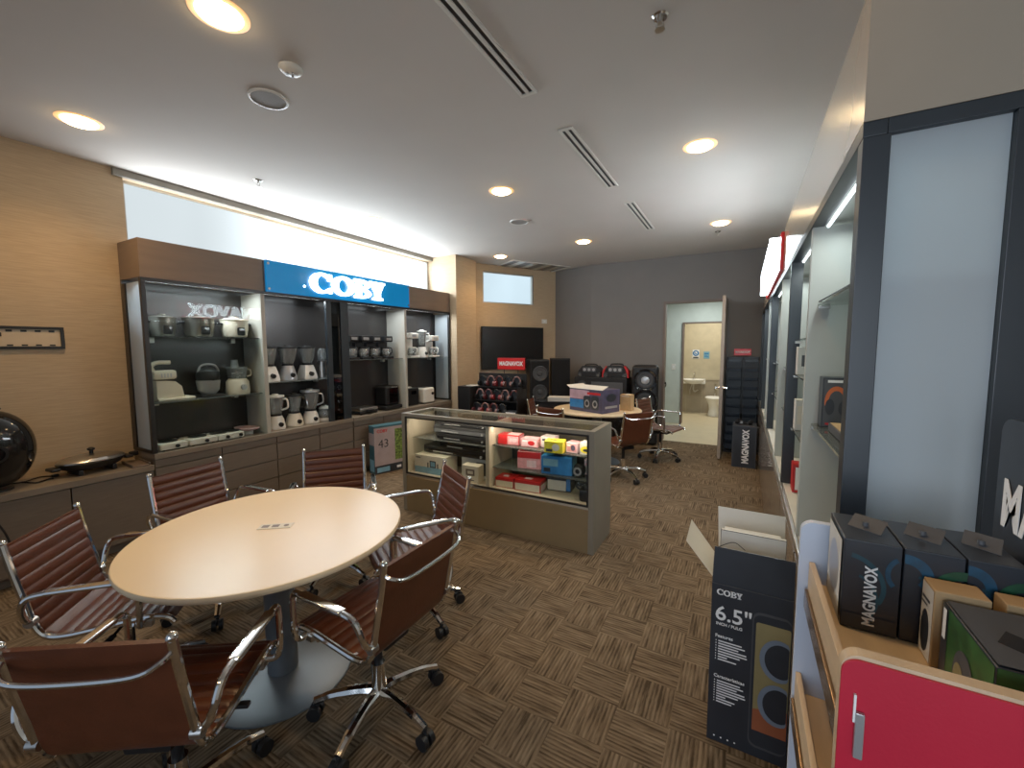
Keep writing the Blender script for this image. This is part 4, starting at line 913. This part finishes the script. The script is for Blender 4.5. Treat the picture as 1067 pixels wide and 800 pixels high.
s = MB(); s.lathe([(.045, 0), (.07, .004), (.066, .014), (.045, .010)], seg=24, mtx=Matrix.Translation((.13, -.20, .83)) @ Matrix.Rotation(PI/2, 4, 'X')); s.lathe([(.0, 0.002), (.03, .002), (.025, .01), (0, .012)], seg=18, mtx=Matrix.Translation((.15, -.20, .68)) @ Matrix.Rotation(PI/2, 4, 'X')); s.build('control_ring', M['silver'], t)
MB().box(-.06, .14, -.16, -.02, .9755, .99, 0, .003).build('paper_tag', M['offset'], t)
# headphone display: stepped black rack with sign; headphones are things of their own
RX, RY = -3.235, 5.38
t = thing('headphone_rack', 'stepped black wire rack under a red sign, crowded with headphones', 'display rack', (RX, RY, .001))
s = MB(); s.box(-.42, .42, .12, .15, 0, 1.20); s.box(-.42, .42, -.16, .15, 0, .60)
for k, z in enumerate((.60, .80, 1.0)): s.box(-.42, .42, -.16+.08*k, .12, z-.012, z)
s.build('frame', M['black'], t)
for sx in (-.42, .408): MB().box(sx, sx+.012, -.16, .118, .6, 1.0).build('side_wire', M['black'], t)
t2 = thing('brand_sign', 'red rectangular sign with pale letters on top of the headphone display', 'sign', (RX+.16, RY+.125, 1.203))
MB().box(-.235, .235, -.008, .008, .06, .235, 0, .003).build('panel', M['redsign'], t2); lettering('MAGNAVOX', (0, -.009, .148), 'front', .088, M['pure'], t2, bold=.003, sx=.80); s = MB(); s.cyl((-.12, 0, 0), (-.12, 0, .06), .006, seg=8); s.cyl((.12, 0, 0), (.12, 0, .06), .006, seg=8); s.build('stem', M['black'], t2)
hp = None; GH = 'headphones on the stepped rack'
hl = ['first', 'second', 'third', 'fourth', 'fifth']; tiers = ['bottom', 'middle', 'top']; cols = ['wine red', 'black and red', 'dark', 'pinkish grey']
def headphones(lab, x, y, z, cup, band):
    t = thing('headphones', lab, 'headphones', (x, y, z), 0, GH)
    MB().tube([(.062*math.cos(a*PI/12), 0, .075+.085*math.sin(a*PI/12)) for a in range(13)], .011, seg=8).build('headband', band, t)
    for sg in (-1, 1):
        s = MB(); s.cyl((sg*.045, 0, .045), (sg*.078, 0, .045), .043, .037, seg=16); s.build('ear_cup', cup, t)
    MB().box(-.055, .055, .03, .045, 0.0, .145, 0, .003).build('stand_card', M['navybox'], t)
    return t
cm = [mat('wine_plastic', (.10, .022, .024), .35), M['blackplastic'], mat('rose_plastic', (.20, .10, .09), .4), mat('deep_red_plastic', (.22, .02, .02), .4)]
k = 0
for tier, (z, y, xs) in enumerate(((.602, -.115, (-.31, -.16, -.01, .14)), (.802, -.035, (-.30, -.15, 0, .15, .30)), (1.002, .045, (-.30, -.15, 0, .15, .30)))):
    for i, x in enumerate(xs):
        headphones(f'{hl[i]} pair of headphones from the left on the {tiers[tier]} step of the rack', RX+x, RY+y, z, cm[(k*3+tier) % 4], cm[(k+1) % 3]); k += 1
s = MB(); s.box(-.10, .10, -.07, .07, 0, .07, 0, .004); s.box(-.08, .08, -.071, -.0695, .02, .055, 1)
for nm, lab, x, y, z in (('gadget_box', 'black gadget box with white label at the lower right end of the headphone rack', RX+.305, RY-.088, .602),):
    solo(nm, s, [M['navybox'], M['pure']], lab, 'box', (x, y, z))
# low black sideboard with papers
t = thing('sideboard', 'low black sideboard under the television, behind the rear table', 'sideboard', (-2.72, 6.32, .001), math.radians(20))
MB().box(-.38, .38, -.18, .18, .04, .70, 0, .006).build('carcass', M['blackplastic'], t); MB().box(-.39, .39, -.19, .19, .7005, .72, 0, .003).build('top', M['glossblack'], t); MB().box(-.36, .36, -.16, .16, 0, .04).build('plinth', M['black'], t)
s = MB(); s.box(-.20, .20, -.11, .11, 0, .05, 0, .003); s.box(-.205, .205, -.115, .115, .0505, .065, 0, .004)
solo('flat_carton', s, M['offset'], 'flat white carton lying on the low black sideboard', 'box', (-2.60, 6.33, .7225), math.radians(15))
# boxes on the rear table
TZ = .743
t = thing('speaker_box', 'large printed carton with a twin speaker picture on the rear table, its flap open', 'box', (-1.745, 5.43, TZ), math.radians(-22))
sp = [('front', 'rect', (0, 1, 0, .55), 1), ('front', 'rect', (0, .6, .15, .52), 2), ('front', 'rect', (0, .62, .55, .95), 3), ('front', 'rrect', (.44, .66, .12, .72, .05, .1), 4), ('front', 'rrect', (.68, .90, .12, .72, .05, .1), 4), ('front', 'rect', (.55, .95, .78, .88), 5),
  ('front', 'disc', (.55, .38, .075, .17), 6), ('front', 'disc', (.79, .38, .075, .17), 6), ('front', 'disc', (.55, .38, .045, .10), 4), ('front', 'disc', (.79, .38, .045, .10), 4), ('right', 'disc', (.5, .65, .28, .18), 4), ('right', 'rect', (.15, .85, .2, .3), 6), ('left', 'rect', (0, .4, 0, 1), 7)]
carton(MB(), .56, .36, .30, sp).build('carton', [M['purple'], M['purple'], M['blue'], M['pinkwash'], M['navybox'], M['red'], M['silver'], M['kraft']], t, False)
s = MB(); s.prism([(-.28, -.18, .302), (.28, -.18, .302), (.28, -.06, .345), (-.28, -.06, .345)], (0, 0, .003)); s.prism([(-.28, -.18, .302), (-.28, .18, .302), (-.35, .17, .335), (-.35, -.17, .335)], (0, 0, .003)); s.build('flap', M['offset'], t, False)
s = MB(); s.box(-.075, .075, -.06, .06, 0, .215, 0, .002); s.box(-.02, .02, -.061, .061, .2152, .216, 1); s.box(-.055, .055, -.0606, -.06, .19, .197, 1)
solo('kraft_box', s, [M['kraft'], M['offset']], 'upright plain kraft box at the right of the rear table', 'box', (-1.36, 5.66, TZ), math.radians(-8), smooth=False)
prod('leaning_carton', 'small brown carton at the left side behind the printed box on the rear table', .14, .16, .26, -2.06, 5.80, TZ, ['kraft', 'offset'], [('front', 'rect', (.1, .9, .6, .9), 1)], math.radians(20))

# parts bin rack and the black box by the door
t = thing('bin_rack', 'tall rack of dark blue-grey plastic bins in two columns behind the open door', 'bin rack', (0.0, 7.18, .001))
s = MB(); s.box(-.012, .012, .10, .13, 0, 1.44); s.box(-.225, -.20, .10, .13, 0, 1.44); s.box(.20, .215, .10, .13, 0, 1.44); s.box(-.225, .215, -.16, .13, 0, .03); s.box(-.225, .215, .10, .13, 1.40, 1.44); s.build('frame', M['black'], t)
bm_ = None
for cxx in (-.112, .105):
    for r_ in range(10):
        s = MB(); z = .05+r_*.137
        if bm_ is None:
            s.prism([(-.092, -.135, 0), (-.092, .09, 0), (-.092, .09, .115), (-.092, -.03, .115), (-.092, -.12, .075), (-.092, -.15, .075)], (.004, 0, 0)); s.prism([(.088, -.135, 0), (.088, .09, 0), (.088, .09, .115), (.088, -.03, .115), (.088, -.12, .075), (.088, -.15, .075)], (.004, 0, 0))
            s.box(-.088, .088, -.135, .09, 0, .004); s.box(-.088, .088, .086, .09, .004, .115); s.prism([(-.09, -.135, .004), (-.09, -.131, .004), (-.09, -.146, .078), (-.09, -.156, .085)], (.18, 0, 0))
            bm_ = s.mesh('bin', mat('bin_plastic', (.050, .064, .084), .35, var=.1), False)
        o = bpy.data.objects.new('bin', bm_); COL.objects.link(o); o.parent = t; o.location = (cxx, 0, z)
t = thing('brand_sign', 'small red sign with pale lettering on top of the bin rack', 'sign', (-.015, 7.29, 1.443))
MB().box(-.115, .115, -.007, .007, .02, .12, 0, .003).build('panel', M['redsign'], t); lettering('MAGNAVOX', (0, -.0078, .07), 'front', .042, M['pure'], t, bold=.0015, sx=.80); s = MB(); s.cyl((-.06, 0, 0), (-.06, 0, .02), .005, seg=8); s.cyl((.06, 0, 0), (.06, 0, .02), .005, seg=8); s.build('stem', M['black'], t)
t = thing('carton', 'black carton with white vertical lettering standing on the carpet beside the door', 'box', (.048, 6.36, .001))
carton(MB(), .28, .32, .555, [('front', 'rect', (.04, .96, .02, .97), 1)]).build('box', [mat('slate_card', (.040, .046, .056), .5), M['navybox']], t, False); lettering('MAGNAVOX', (.02, -.1625, .28), 'front', .105, M['pure'], t, spin=PI/2, bold=.004, sx=.74)
s = MB(); s.tube(bez([(-.10, 0, .012), (-.06, -.05, .03), (0, -.02, .012), (.05, -.06, .03), (.09, 0, .012), (.02, .05, .014), (-.06, .04, .012)]), .010); s.cyl((-.085, -.02, .028), (-.05, -.05, .06), .03, seg=14); s.cyl((.06, .0, .022), (.09, -.03, .05), .025, seg=14); s.box(-.05, -.02, -.06, -.05, .02, .05, 1)
solo('headset', s, [M['blackplastic'], M['silver']], 'tangled black headset lying on top of the black carton by the door', 'headphones', (.04, 6.32, .560))
# ================================================================== RIGHT CABINET RUN
XR = .225
Y0, Y9 = 1.29, 7.36
t = thing('base_cabinet', 'long glossy taupe base cabinet along the right wall', 'cabinet', (XR, Y0, 0)); D = .54; L = Y9-Y0
MB().box(.004, D, 0, L, .06, .745).build('carcass', M['baseglossy'], t, False); MB().box(.05, D, .01, L, .001, .06).build('plinth', M['black'], t, False); MB().box(.011, D, 0, L, .7455, .775, 0, .002).build('worktop', M['offset'], t)
s = MB(); s.box(-.006, .010, 0, L, .740, .7745, 0, .003); s.build('edge_trim', M['alu'], t)
n = 8
for k in range(n): MB().box(-.010, .004, .01+k*L/n, (k+1)*L/n-.004, .07, .735, 0, .002).build('door', M['baseglossy'], t)
t = thing('display_cabinet', 'tall blue-black framed display cabinet on the right with a frosted glass end', 'display cabinet', (XR, Y0, .7765)); H = 2.085-.7765
MB().box(D-.02, D, .05, L, 0, H).build('back_panel', M['partR'], t, False)
s = MB(); s.box(0, D, -.001, L, H+.035, H+.345); s.build('fascia', M['fasciaR'], t, False)
s = MB(); s.box(.0, .045, .0, L, H, H+.0345, 0, .002); s.box(.045, D, 0, .04, H, H+.0345, 0, .002); s.build('head_rail', M['navy'], t)
MB().box(.045, D, .04, L, H+.02, H+.034).build('top_panel', M['partR'], t, False)
def post(y, x1, nm='post', w=.05): return MB().box(0.001, x1, y, y+w, 0, H, 0, .002).build(nm, M['navy'], t)
post(0, .052); post(0, .30-.02, 'post') if False else None
MB().box(.250, .305, 0, .05, 0, H, 0, .002).build('post', M['navy'], t); MB().box(.485, D, 0, .05, 0, H, 0, .002).build('post', M['navy'], t)
MB().box(.053, .249, .018, .028, 0, H-.0).build('frosted_pane', M['frost'], t, False); MB().box(.306, .484, .018, .028, 0, H).build('frosted_pane', M['frost'], t, False)
for y, kind in ((2.14, 'p'), (2.95, 'd'), (3.66, 'p'), (4.86, 'd'), (5.46, 'p'), (6.4, 'd')):
    if kind == 'p': MB().box(.006, D-.021, y-Y0, y-Y0+.04, 0, H, 0, .001).build('partition', M['partR'], t)
    else: post(y-Y0, .060)
MB().box(0, D, L-.03, L, 0, H).build('end_panel', M['navy'], t)
for a, b in ((1.36, 2.12), (2.20, 2.93), (3.05, 3.64), (3.72, 4.84), (5.52, 6.38)): MB().box(.050, .058, a-Y0, b-Y0, H-.010, H-.001).build('led_strip', M['led'], t, False)
for a, b, z in ((1.345, 2.138, 1.775), (1.345, 2.138, 1.275), (2.182, 2.948, 1.64), (2.182, 2.948, 1.44), (2.182, 2.948, 1.13), (3.05, 3.658, 1.45), (3.05, 3.658, 1.15), (3.705, 4.858, 1.45), (3.705, 4.858, 1.15), (4.93, 5.455, 1.45), (4.93, 5.455, 1.15), (5.505, 6.395, 1.45)):
    sh = MB().box(.035, D-.022, a-Y0, b-Y0, z-.7765-.009, z-.7765, 0, .001).build('shelf', M['shelfglass'], t, False)
    s = MB(); yy = b-Y0-.012
    s.box(.035, .075, yy-.02, yy+.008, z-.7765-.024, z-.7765-.010, 0, .002); s.build('shelf_clip', M['steel'], sh)
    if z > 1.7: MB().tube([(.03, yy-.06, z-.7765+.001), (.19, yy-.004, z-.7765+.105)], .003, seg=6).build('stay_wire', M['black'], sh)
# illuminated sign on the fascia
t = thing('lit_sign', 'red illuminated sign with glowing white letters projecting from the right fascia', 'sign', (XR-.0015, 4.62, 2.12))
MB().box(-.022, 0, -1.06, 1.06, .02, .285, 0, .003).build('panel', M['redsign'], t); lettering('MAGNAVOX', (-.023, 0, .15), 'left', .30, M['signhot'], t, depth=.06, bold=.012, sx=1.04)
# goods in the right cabinet
prod('headset_box', 'dark headset box with orange headphone picture on the glass shelf of the right cabinet', .125, .09, .20, XR+.118, 2.085, 1.275, ['navybox', 'grad', 'orange', 'pure', 'red'], [('front', 'rect', (.03, .97, .03, .97), 1), ('front', 'rect', (.12, .5, .90, .95), 3), ('front', 'arc', (.36, .52, .20, .22, .30, .31, -.3, 3.4), 2), ('front', 'disc', (.20, .42, .12, .16), 0), ('front', 'disc', (.55, .40, .13, .15), 0), ('front', 'rect', (.58, .95, .62, .72), 3), ('front', 'disc', (.78, .40, .14, .14), 0), ('front', 'rect', (.1, .9, .06, .10), 4)])
s = MB(); s.box(-.05, .05, -.14, .14, 0, .03, 0, .004); s.box(-.045, .045, -.13, .13, .0302, .032, 1)
solo('flat_box', s, [M['grad'], M['kraft']], 'flat dark box with tan top lying on the shelf in front of the headset box', 'box', (XR+.12, 1.84, 1.276))
for nm, lab, w, d, h, x, y, z, ms, ar in (('white_box', 'white upright gadget box on the glass shelf in the second right bay', .09, .09, .155, .085, 2.85, 1.44, ['offset', 'grad', 'silver'], [('front', 'rect', (.2, .5, .3, .7), 1), ('front', 'rect', (.55, .9, .1, .9), 2)]),
   ('white_box', 'pale gadget box on the lower glass shelf in the second right bay', .09, .09, .17, .085, 2.83, 1.13, ['offset', 'cream', 'grad'], [('front', 'rect', (.1, .5, .2, .8), 1), ('front', 'rect', (.6, .9, .1, .6), 2)]),
   ('red_box', 'red box with white label at the bottom of the second right bay', .08, .10, .16, .082, 2.82, .7775, ['red', 'pure'], [('front', 'rect', (.15, .5, .1, .9), 1)]),
   ('orange_tag_box', 'small orange box on a shelf in the far right bay', .05, .05, .10, .06, 5.60, 1.45, ['orange', 'pure'], [('front', 'rect', (.2, .8, .4, .7), 1)])):
    prod(nm, lab, w, d, h, XR+x, y, z, ms, ar)

# ================================================================== FOREGROUND: OPEN CARTON
t = thing('open_carton', 'tall black open carton with white printing and a loudspeaker picture, standing on the carpet', 'box', (.060, 1.91, .001), 0)
W, Dp, Hh = .272, .28, .665
a, b, c, d = -W/2, W/2, -Dp/2, Dp/2
s = MB(); th = .004
s.box(a, b, c, c+th, 0, Hh); s.box(a, b, d-th, d, 0, Hh, 1); s.box(a, a+th, c+th, d-th, 0, Hh); s.box(b-th, b, c+th, d-th, 0, Hh); s.box(a, b, c, d, 0, th)
e = .0008
def pf(u, v, k=1): return (a+u*W, c-e*k, v*Hh)
s.poly([pf(*q) for q in ((0, 0), (1, 0), (1, 1), (0, 1))], 2)
def rr(u0, u1, v0, v1, ru, rv, m, k):
    pts = []
    for cx, cy, a0 in ((u1-ru, v0+rv, -PI/2), (u1-ru, v1-rv, 0), (u0+ru, v1-rv, PI/2), (u0+ru, v0+rv, PI)):
        for q in range(6): an = a0+PI/2*q/5; pts.append(pf(cx+ru*math.cos(an), cy+rv*math.sin(an), k))
    s.poly(pts, m)
rr(.53, 1.0-.005, .06, .89, .10, .045, 9, 2); rr(.545, .995, .075, .875, .09, .04, 2, 3); rr(.575, .985, .17, .83, .03, .014, 4, 4)
s.poly([pf(.575, .17, 5), pf(.985, .17, 5), pf(.985, .34, 5), pf(.575, .30, 5)], 5)
for cv in (.63, .36):
    s.poly([pf(.86+.235*math.cos(q*PI/14)*.98 if math.cos(q*PI/14) < .5 else .975, cv+.125*math.sin(q*PI/14), 6) for q in range(28)], 6)
    s.poly([pf(min(.88+.19*math.cos(q*PI/14), .975), cv+.10*math.sin(q*PI/14), 7) for q in range(28)], 7)
for k in range(4): s.poly([pf(.10+.09*k+.012*math.cos(q*PI/5), .035+.005*math.sin(q*PI/5), 2) for q in range(10)], 8)
for v0, n in ((.645, 8), (.392, 9)):
    for k in range(n):
        ln = (.30, .34, .26, .36, .37, .28, .12, .24, .2)[k]
        s.poly([pf(.075, v0-k*.0165, 2), pf(.085, v0-k*.0165, 2), pf(.085, v0-k*.0165+.0075, 2), pf(.075, v0-k*.0165+.0075, 2)], 3)
        s.poly([pf(.11, v0-k*.0165, 2), pf(.11+ln, v0-k*.0165, 2), pf(.11+ln, v0-k*.0165+.0075, 2), pf(.11, v0-k*.0165+.0075, 2)], 3)
s.build('carton', [mat('slate_black_card', (.032, .037, .046), .38, var=.15), M['offset'], M['navybox'], M['pure'], M['oliveprint'], mat('rust_print', (.30, .085, .035), .5, var=.15), mat('grey_blue_ring', (.16, .20, .26), .4), M['navybox'], M['pure'], M['grad']], t, False)
s = MB(); coby(s, 0, 0, .024, .088, 0, .0008); s.build('lettering', M['pure'], t, False, (a+.018, c-.0012, .622), (0, 0, -PI/2))
lettering('6.5"', (a+.014, c-.002, .545), 'front', .082, M['pure'], t, bold=.001, align='LEFT'); lettering('INCH / PULG', (a+.019, c-.002, .503), 'front', .016, M['pure'], t, bold=.0003, align='LEFT'); lettering('Features', (a+.018, c-.002, .452), 'front', .018, M['pure'], t, bold=.0003, align='LEFT'); lettering('Características', (a+.018, c-.002, .283), 'front', .018, M['pure'], t, bold=.0003, align='LEFT')
def flap(pts, m, nm='flap'): MB().prism(pts, (0, 0, .003)).build(nm, m, t, False)
MB().box(a+.001, b-.001, c-.0018, c-.0008, Hh-.0015, Hh+.0008).build('crease', M['grad'], t, False)
# black front flap standing up, pale back and side flaps
s = MB(); s.prism([(a, c+.004, Hh), (b, c+.004, Hh), (b, c+.010, Hh+.145), (a+.004, c+.010, Hh+.145)], (0, .003, 0)); s.build('front_flap', M['navybox'], t, False)
s = MB(); s.prism([(a, c+.010, Hh), (b, c+.010, Hh), (b, c+.014, Hh+.142), (a+.004, c+.014, Hh+.142)], (0, .002, 0)); s.build('flap_lining', M['offset'], t, False)
s = MB(); s.prism([(a+.01, d-.004, Hh), (b-.01, d-.004, Hh), (b-.012, d+.04, Hh+.20), (a+.0, d+.04, Hh+.20)], (0, .003, 0)); s.build('back_flap', M['offset'], t, False)
s = MB(); s.prism([(a+.002, c+.04, Hh), (a+.002, d-.03, Hh), (a-.105, d-.03, Hh+.14), (a-.105, c+.05, Hh+.125)], (0, 0, .003)); s.build('side_flap', M['cream'], t, False)
s = MB(); s.box(a+.03, b-.03, c+.16, d-.015, .30, .80, 0, .004); s.box(a+.02, b-.02, c+.13, c+.15, .30, .835, 1, .002); s.tube(bez([(a+.01, c+.07, .78), (a+.02, c+.04, .80), (a+.07, c+.045, .825), (a+.11, c+.05, .80)]), .0015, 0, 6); s.build('packing_tray', [M['blackplastic'], M['offset']], t, False)

# ================================================================== FOREGROUND: RED AND WHITE PRODUCT STAND
XA, XB, YA, YZ = .128, .440, .66, 1.13
t = thing('product_stand', 'product stand with red near end panel, pale blue far panel and maple shelves', 'display stand', (XA, YA, .001))
def endpanel(y0, y1, top, rad, nm, mt):
    pts = [(0, y0, .0), (XB-XA, y0, 0), (XB-XA, y0, top)]+[(rad-rad*math.sin(q*PI/16), y0, top-rad+rad*math.cos(q*PI/16)) for q in range(9)]
    return MB().prism(pts, (0, y1-y0, 0)).build(nm, mt, t, False)
endpanel(.004, .022, 1.198, .022, 'end_panel', M['maple']); rf = endpanel(0, .0038, 1.193, .020, 'red_face', M['redpanel'])
s = MB(); s.box(.016, .026, -.006, -.0002, 1.062, 1.125, 0, .0015); s.build('hang_slot', M['silver'], rf); s = MB(); s.box(.014, .0165, -.004, -.0002, 1.11, 1.148, 0); s.build('slot_edge', M['pure'], rf)
endpanel(YZ-YA-.018, YZ-YA, 1.206, .024, 'far_panel', M['bluewhite'])
bp_ = MB().box(XB-XA-.018, XB-XA-.006, .024, YZ-YA-.019, .04, 1.20).build('back_board', M['navy'], t, False)
L0, L1 = .0225, YZ-YA-.0185
for k, (z, xo) in enumerate(((1.068, .018), (.80, .004), (.53, .004), (.26, .004))):
    sh = MB().box(xo+.012, XB-XA-.019, L0, L1, z-.016, z, 0, .001).build('shelf', M['maple'], t)
    MB().box(xo, xo+.011, L0, L1, z-.03, z+.048, 0, .002).build('shelf_lip', M['maple'], sh)
    MB().box(xo-.007, xo-.0005, L0+.01, L1-.01, z-.055, z-.012, 0, .002).build('price_rail', mat('bronze_rail', (.20, .12, .06), .2, .6), sh)
MB().box(.03, XB-XA-.02, L0, L1, 0.0, .06).build('plinth', M['black'], t, False)
# goods standing on the lower shelves (just visible between rails)
prod('boxed_goods', 'dark brown carton on the second shelf of the product stand', .20, .30, .17, XA+.16, .90, .801, ['brownframe', 'kraft'], [('left', 'rect', (.3, .6, .3, .7), 1)])
# header board
t = thing('header_board', 'blue-black board with rounded corner and white lettering standing behind the stand shelves', 'sign', (XB-.005, 1.135, 1.20))
pts = [(0, -.50, .002), (0, 0, .002)]+[(0, -.03+.03*math.cos(q*PI/16), .235+.03*math.sin(q*PI/16)) for q in range(9)]+[(0, -.50, .265)]
MB().prism(pts, (.010, 0, 0)).build('board', M['navybox'], t, False); lettering('MAGNAVOX', (-.0012, -.258, .105), 'left', .122, M['pure'], t, bold=.003, sx=.66)
# speaker cartons in a row on the top shelf
SZ = 1.0692
def magbox(x0, x1, lab, blue):
    w = x1-x0; t = thing('speaker_carton', lab, 'box', ((x0+x1)/2, 1.033, SZ), 0, 'black speaker cartons on the top shelf'); h = .172
    ar = [('front', 'rect', (.02, .98, .02, .98), 1)]
    if blue: ar += [('front', 'arc', (.02, .50, .75, .36, .66, .31, -.5, 1.4), 2), ('front', 'arc', (1.15, .70, .42, .22, .33, .17, 2.2, 3.9), 4), ('front', 'arc', (.1, .35, .55, .3, .5, .27, -.8, 1.2), 2), ('left', 'rect', (.08, .92, .05, .95), 3), ('left', 'disc', (.5, .5, .3, .32), 5), ('front', 'rect', (.02, .98, .02, .18), 0)]
    else: ar += [('front', 'arc', (.02, .72, .5, .22, .30, .12, -.7, 1.6), 4), ('front', 'arc', (1.0, .62, .52, .24, .34, .15, 1.5, 4.2), 6), ('front', 'arc', (.05, .40, .8, .35, .74, .32, -.5, 1.3), 2)]
    carton(MB(), w-.002, .142, h, ar).build('carton', [M['navybox'], M['navybox'], M['teal'], M['offset'], M['cyan'], M['silver'], M['gglow']], t, False)
    s = MB(); s.prism([(-w*.30, .0, h+.001), (w*.22, -.035, h+.002), (w*.42, -.002, h+.018), (-w*.10, .033, h+.016)], (0, 0, .0012)); s.cyl((0, -.01, h+.009), (0, -.01, h+.016), .005, seg=10); s.build('carry_tab', M['grad'], t, False)
    if blue: lettering('MAGNAVOX', (.0, -.0735, .070), 'front', .0245, M['pure'], t, spin=PI/2, bold=.0007, sx=.80)
    return t
magbox(.178, .2625, 'black speaker carton with white vertical lettering, leftmost on the top shelf', True)
magbox(.263, .343, 'black speaker carton with blue and green glow print, middle of the row', False)
magbox(.3435, .4155, 'black speaker carton at the right end of the row, beside the header board', False)
prod('kraft_speaker_box', 'small kraft box with a black oval print in front of the black cartons', .066, .050, .132, .321, .928, SZ-.001, ['kraft', 'offset', 'navybox', 'grad'], [('left', 'rect', (.04, .96, .03, .97), 1), ('left', 'disc', (.45, .36, .34, .28), 2), ('left', 'rect', (.12, .75, .76, .80), 3), ('left', 'rect', (.12, .6, .70, .73), 3)])
prod('kraft_speaker_box', 'second kraft box at the right edge, behind the green box', .045, .040, .132, .393, .926, SZ-.001, ['kraft', 'kraft', 'navybox'], [('top', 'rect', (.7, .95, .2, .8), 2)])
t = thing('green_carton', 'green and black carton nearest the red panel on the top shelf', 'box', (.347, .815, SZ)); h = .122
carton(MB(), .100, .160, h, [('left', 'rect', (.02, .98, .02, .98), 1), ('left', 'rect', (0, .14, 0, 1), 0), ('left', 'disc', (.5, .35, .2, .35), 2), ('left', 'disc', (.42, .30, .10, .2), 3), ('front', 'rect', (0, 1, 0, 1), 1), ('left', 'rect', (.05, .12, .55, .95), 4), ('top', 'rect', (.02, .98, .02, .98), 2)]).build('carton', [M['navybox'], M['green'], M['grad'], M['oliveprint'], M['pure']], t, False)
s = MB(); s.prism([(-.028, -.02, h+.001), (.018, -.055, h+.002), (.030, -.045, h+.014), (-.016, -.008, h+.014)], (0, 0, .0012)); s.build('carry_tab', M['glossblack'], t, False)
# ================================================================== LIGHTS AND CAMERA
def light(name, kind, loc, energy, col, rot=(0, 0, 0), **k):
    l = bpy.data.lights.new(name, kind); l.energy = energy; l.color = col
    for a, b in k.items(): setattr(l, a, b)
    o = bpy.data.objects.new(name, l); COL.objects.link(o); o.location = loc; o.rotation_euler = rot; return o
WARM = (1, .62, .27)
for (x, y) in LIGHTS:
    light('downlight_lamp', 'SPOT', (x, y, ZC-.03), 54 if y < 2 else 46, WARM, spot_size=math.radians(140), spot_blend=.9, shadow_soft_size=.08)
light('downlight_lamp', 'SPOT', (-.34, 1.1, ZC-.03), 30, WARM, spot_size=math.radians(140), spot_blend=.9, shadow_soft_size=.08)
# daylight through the clerestory windows
light('window_daylight', 'AREA', (XL-.05, 4.1, 2.70), 72, (.80, .91, 1), (0, math.radians(-100), 0), shape='RECTANGLE', size=.55, size_y=2.6)
light('window_daylight', 'AREA', (XL-.05, 2.15, 2.70), 20, (.85, .93, 1), (0, math.radians(-100), 0), shape='RECTANGLE', size=.55, size_y=1.1)
# shop front behind the camera
light('shopfront_daylight', 'AREA', (.1, -2.2, 1.5), 19, (.76, .87, 1), (math.radians(84), 0, math.radians(-6)), shape='RECTANGLE', size=1.6, size_y=1.6, spread=math.radians(110))
light('bathroom_light', 'AREA', (-.7, 10.1, 2.55), 26, (1, .90, .72), (0, 0, 0), shape='DISK', size=.4)
light('corridor_light', 'AREA', (-.6, 8.4, 2.58), 20, (.92, 1, .98), (0, 0, 0), shape='DISK', size=.4)
for y, e in ((1.95, 11), (2.85, 6), (3.95, 6), (5.0, 8)):
    light('case_light', 'AREA', (-4.29, y, 2.13), e, (.85, .95, 1), (0, math.radians(-8), 0), shape='RECTANGLE', size=.04, size_y=.7)
for y in (1.75, 2.55, 3.3, 4.3, 5.95):
    light('case_light', 'AREA', (.32, y, 2.06), 2.4, (.88, 1, .98), (0, 0, 0), shape='RECTANGLE', size=.04, size_y=.6)
light('counter_light', 'AREA', (-1.45, 3.06, .915), 2.2, (1, .84, .64), (math.radians(25), 0, 0), shape='RECTANGLE', size=.9, size_y=.02)
light('counter_light', 'AREA', (-2.4, 3.06, .915), 1.9, (1, .84, .64), (math.radians(25), 0, 0), shape='RECTANGLE', size=.8, size_y=.02)

w = bpy.data.worlds.new('World'); SC.world = w; w.use_nodes = True
w.node_tree.nodes['Background'].inputs[0].default_value = (.62, .78, 1, 1); w.node_tree.nodes['Background'].inputs[1].default_value = .38

yaw, pitch, roll, F, CYP = math.radians(29.07), math.radians(4.76), math.radians(-.22), 433.6, 397.84
cy_, sy_, cp_, sp_ = math.cos(yaw), math.sin(yaw), math.cos(pitch), math.sin(pitch)
fw = Vector((-sy_*cp_, cy_*cp_, -sp_)); r_ = Vector((cy_, sy_, 0)); u_ = r_.cross(fw)
r2 = r_*math.cos(roll)+u_*math.sin(roll); u2 = -r_*math.sin(roll)+u_*math.cos(roll)
cam = bpy.data.cameras.new('camera'); cam.sensor_width = 36; cam.lens = F/1067*36; cam.clip_start = .02; cam.clip_end = 60
cam.shift_y = -(400-CYP)/1067
co = bpy.data.objects.new('camera', cam); COL.objects.link(co)
mw = Matrix.Identity(4)
for i in range(3): mw[i][0], mw[i][1], mw[i][2] = r2[i], u2[i], -fw[i]
mw.translation = (0, 0, 1.6); co.matrix_world = mw
SC.camera = co
SC.cycles.use_denoising = True
try: SC.cycles.denoiser = 'OPENIMAGEDENOISE'
except Exception: pass
SC.cycles.max_bounces = 8; SC.cycles.diffuse_bounces = 4; SC.cycles.glossy_bounces = 4; SC.cycles.transparent_max_bounces = 12; SC.cycles.transmission_bounces = 4
SC.cycles.sample_clamp_indirect = 6; SC.cycles.caustics_reflective = False; SC.cycles.caustics_refractive = False
SC.view_settings.view_transform = 'Standard'; SC.view_settings.look = 'None'; SC.view_settings.exposure = EXPO; SC.view_settings.gamma = 1.10
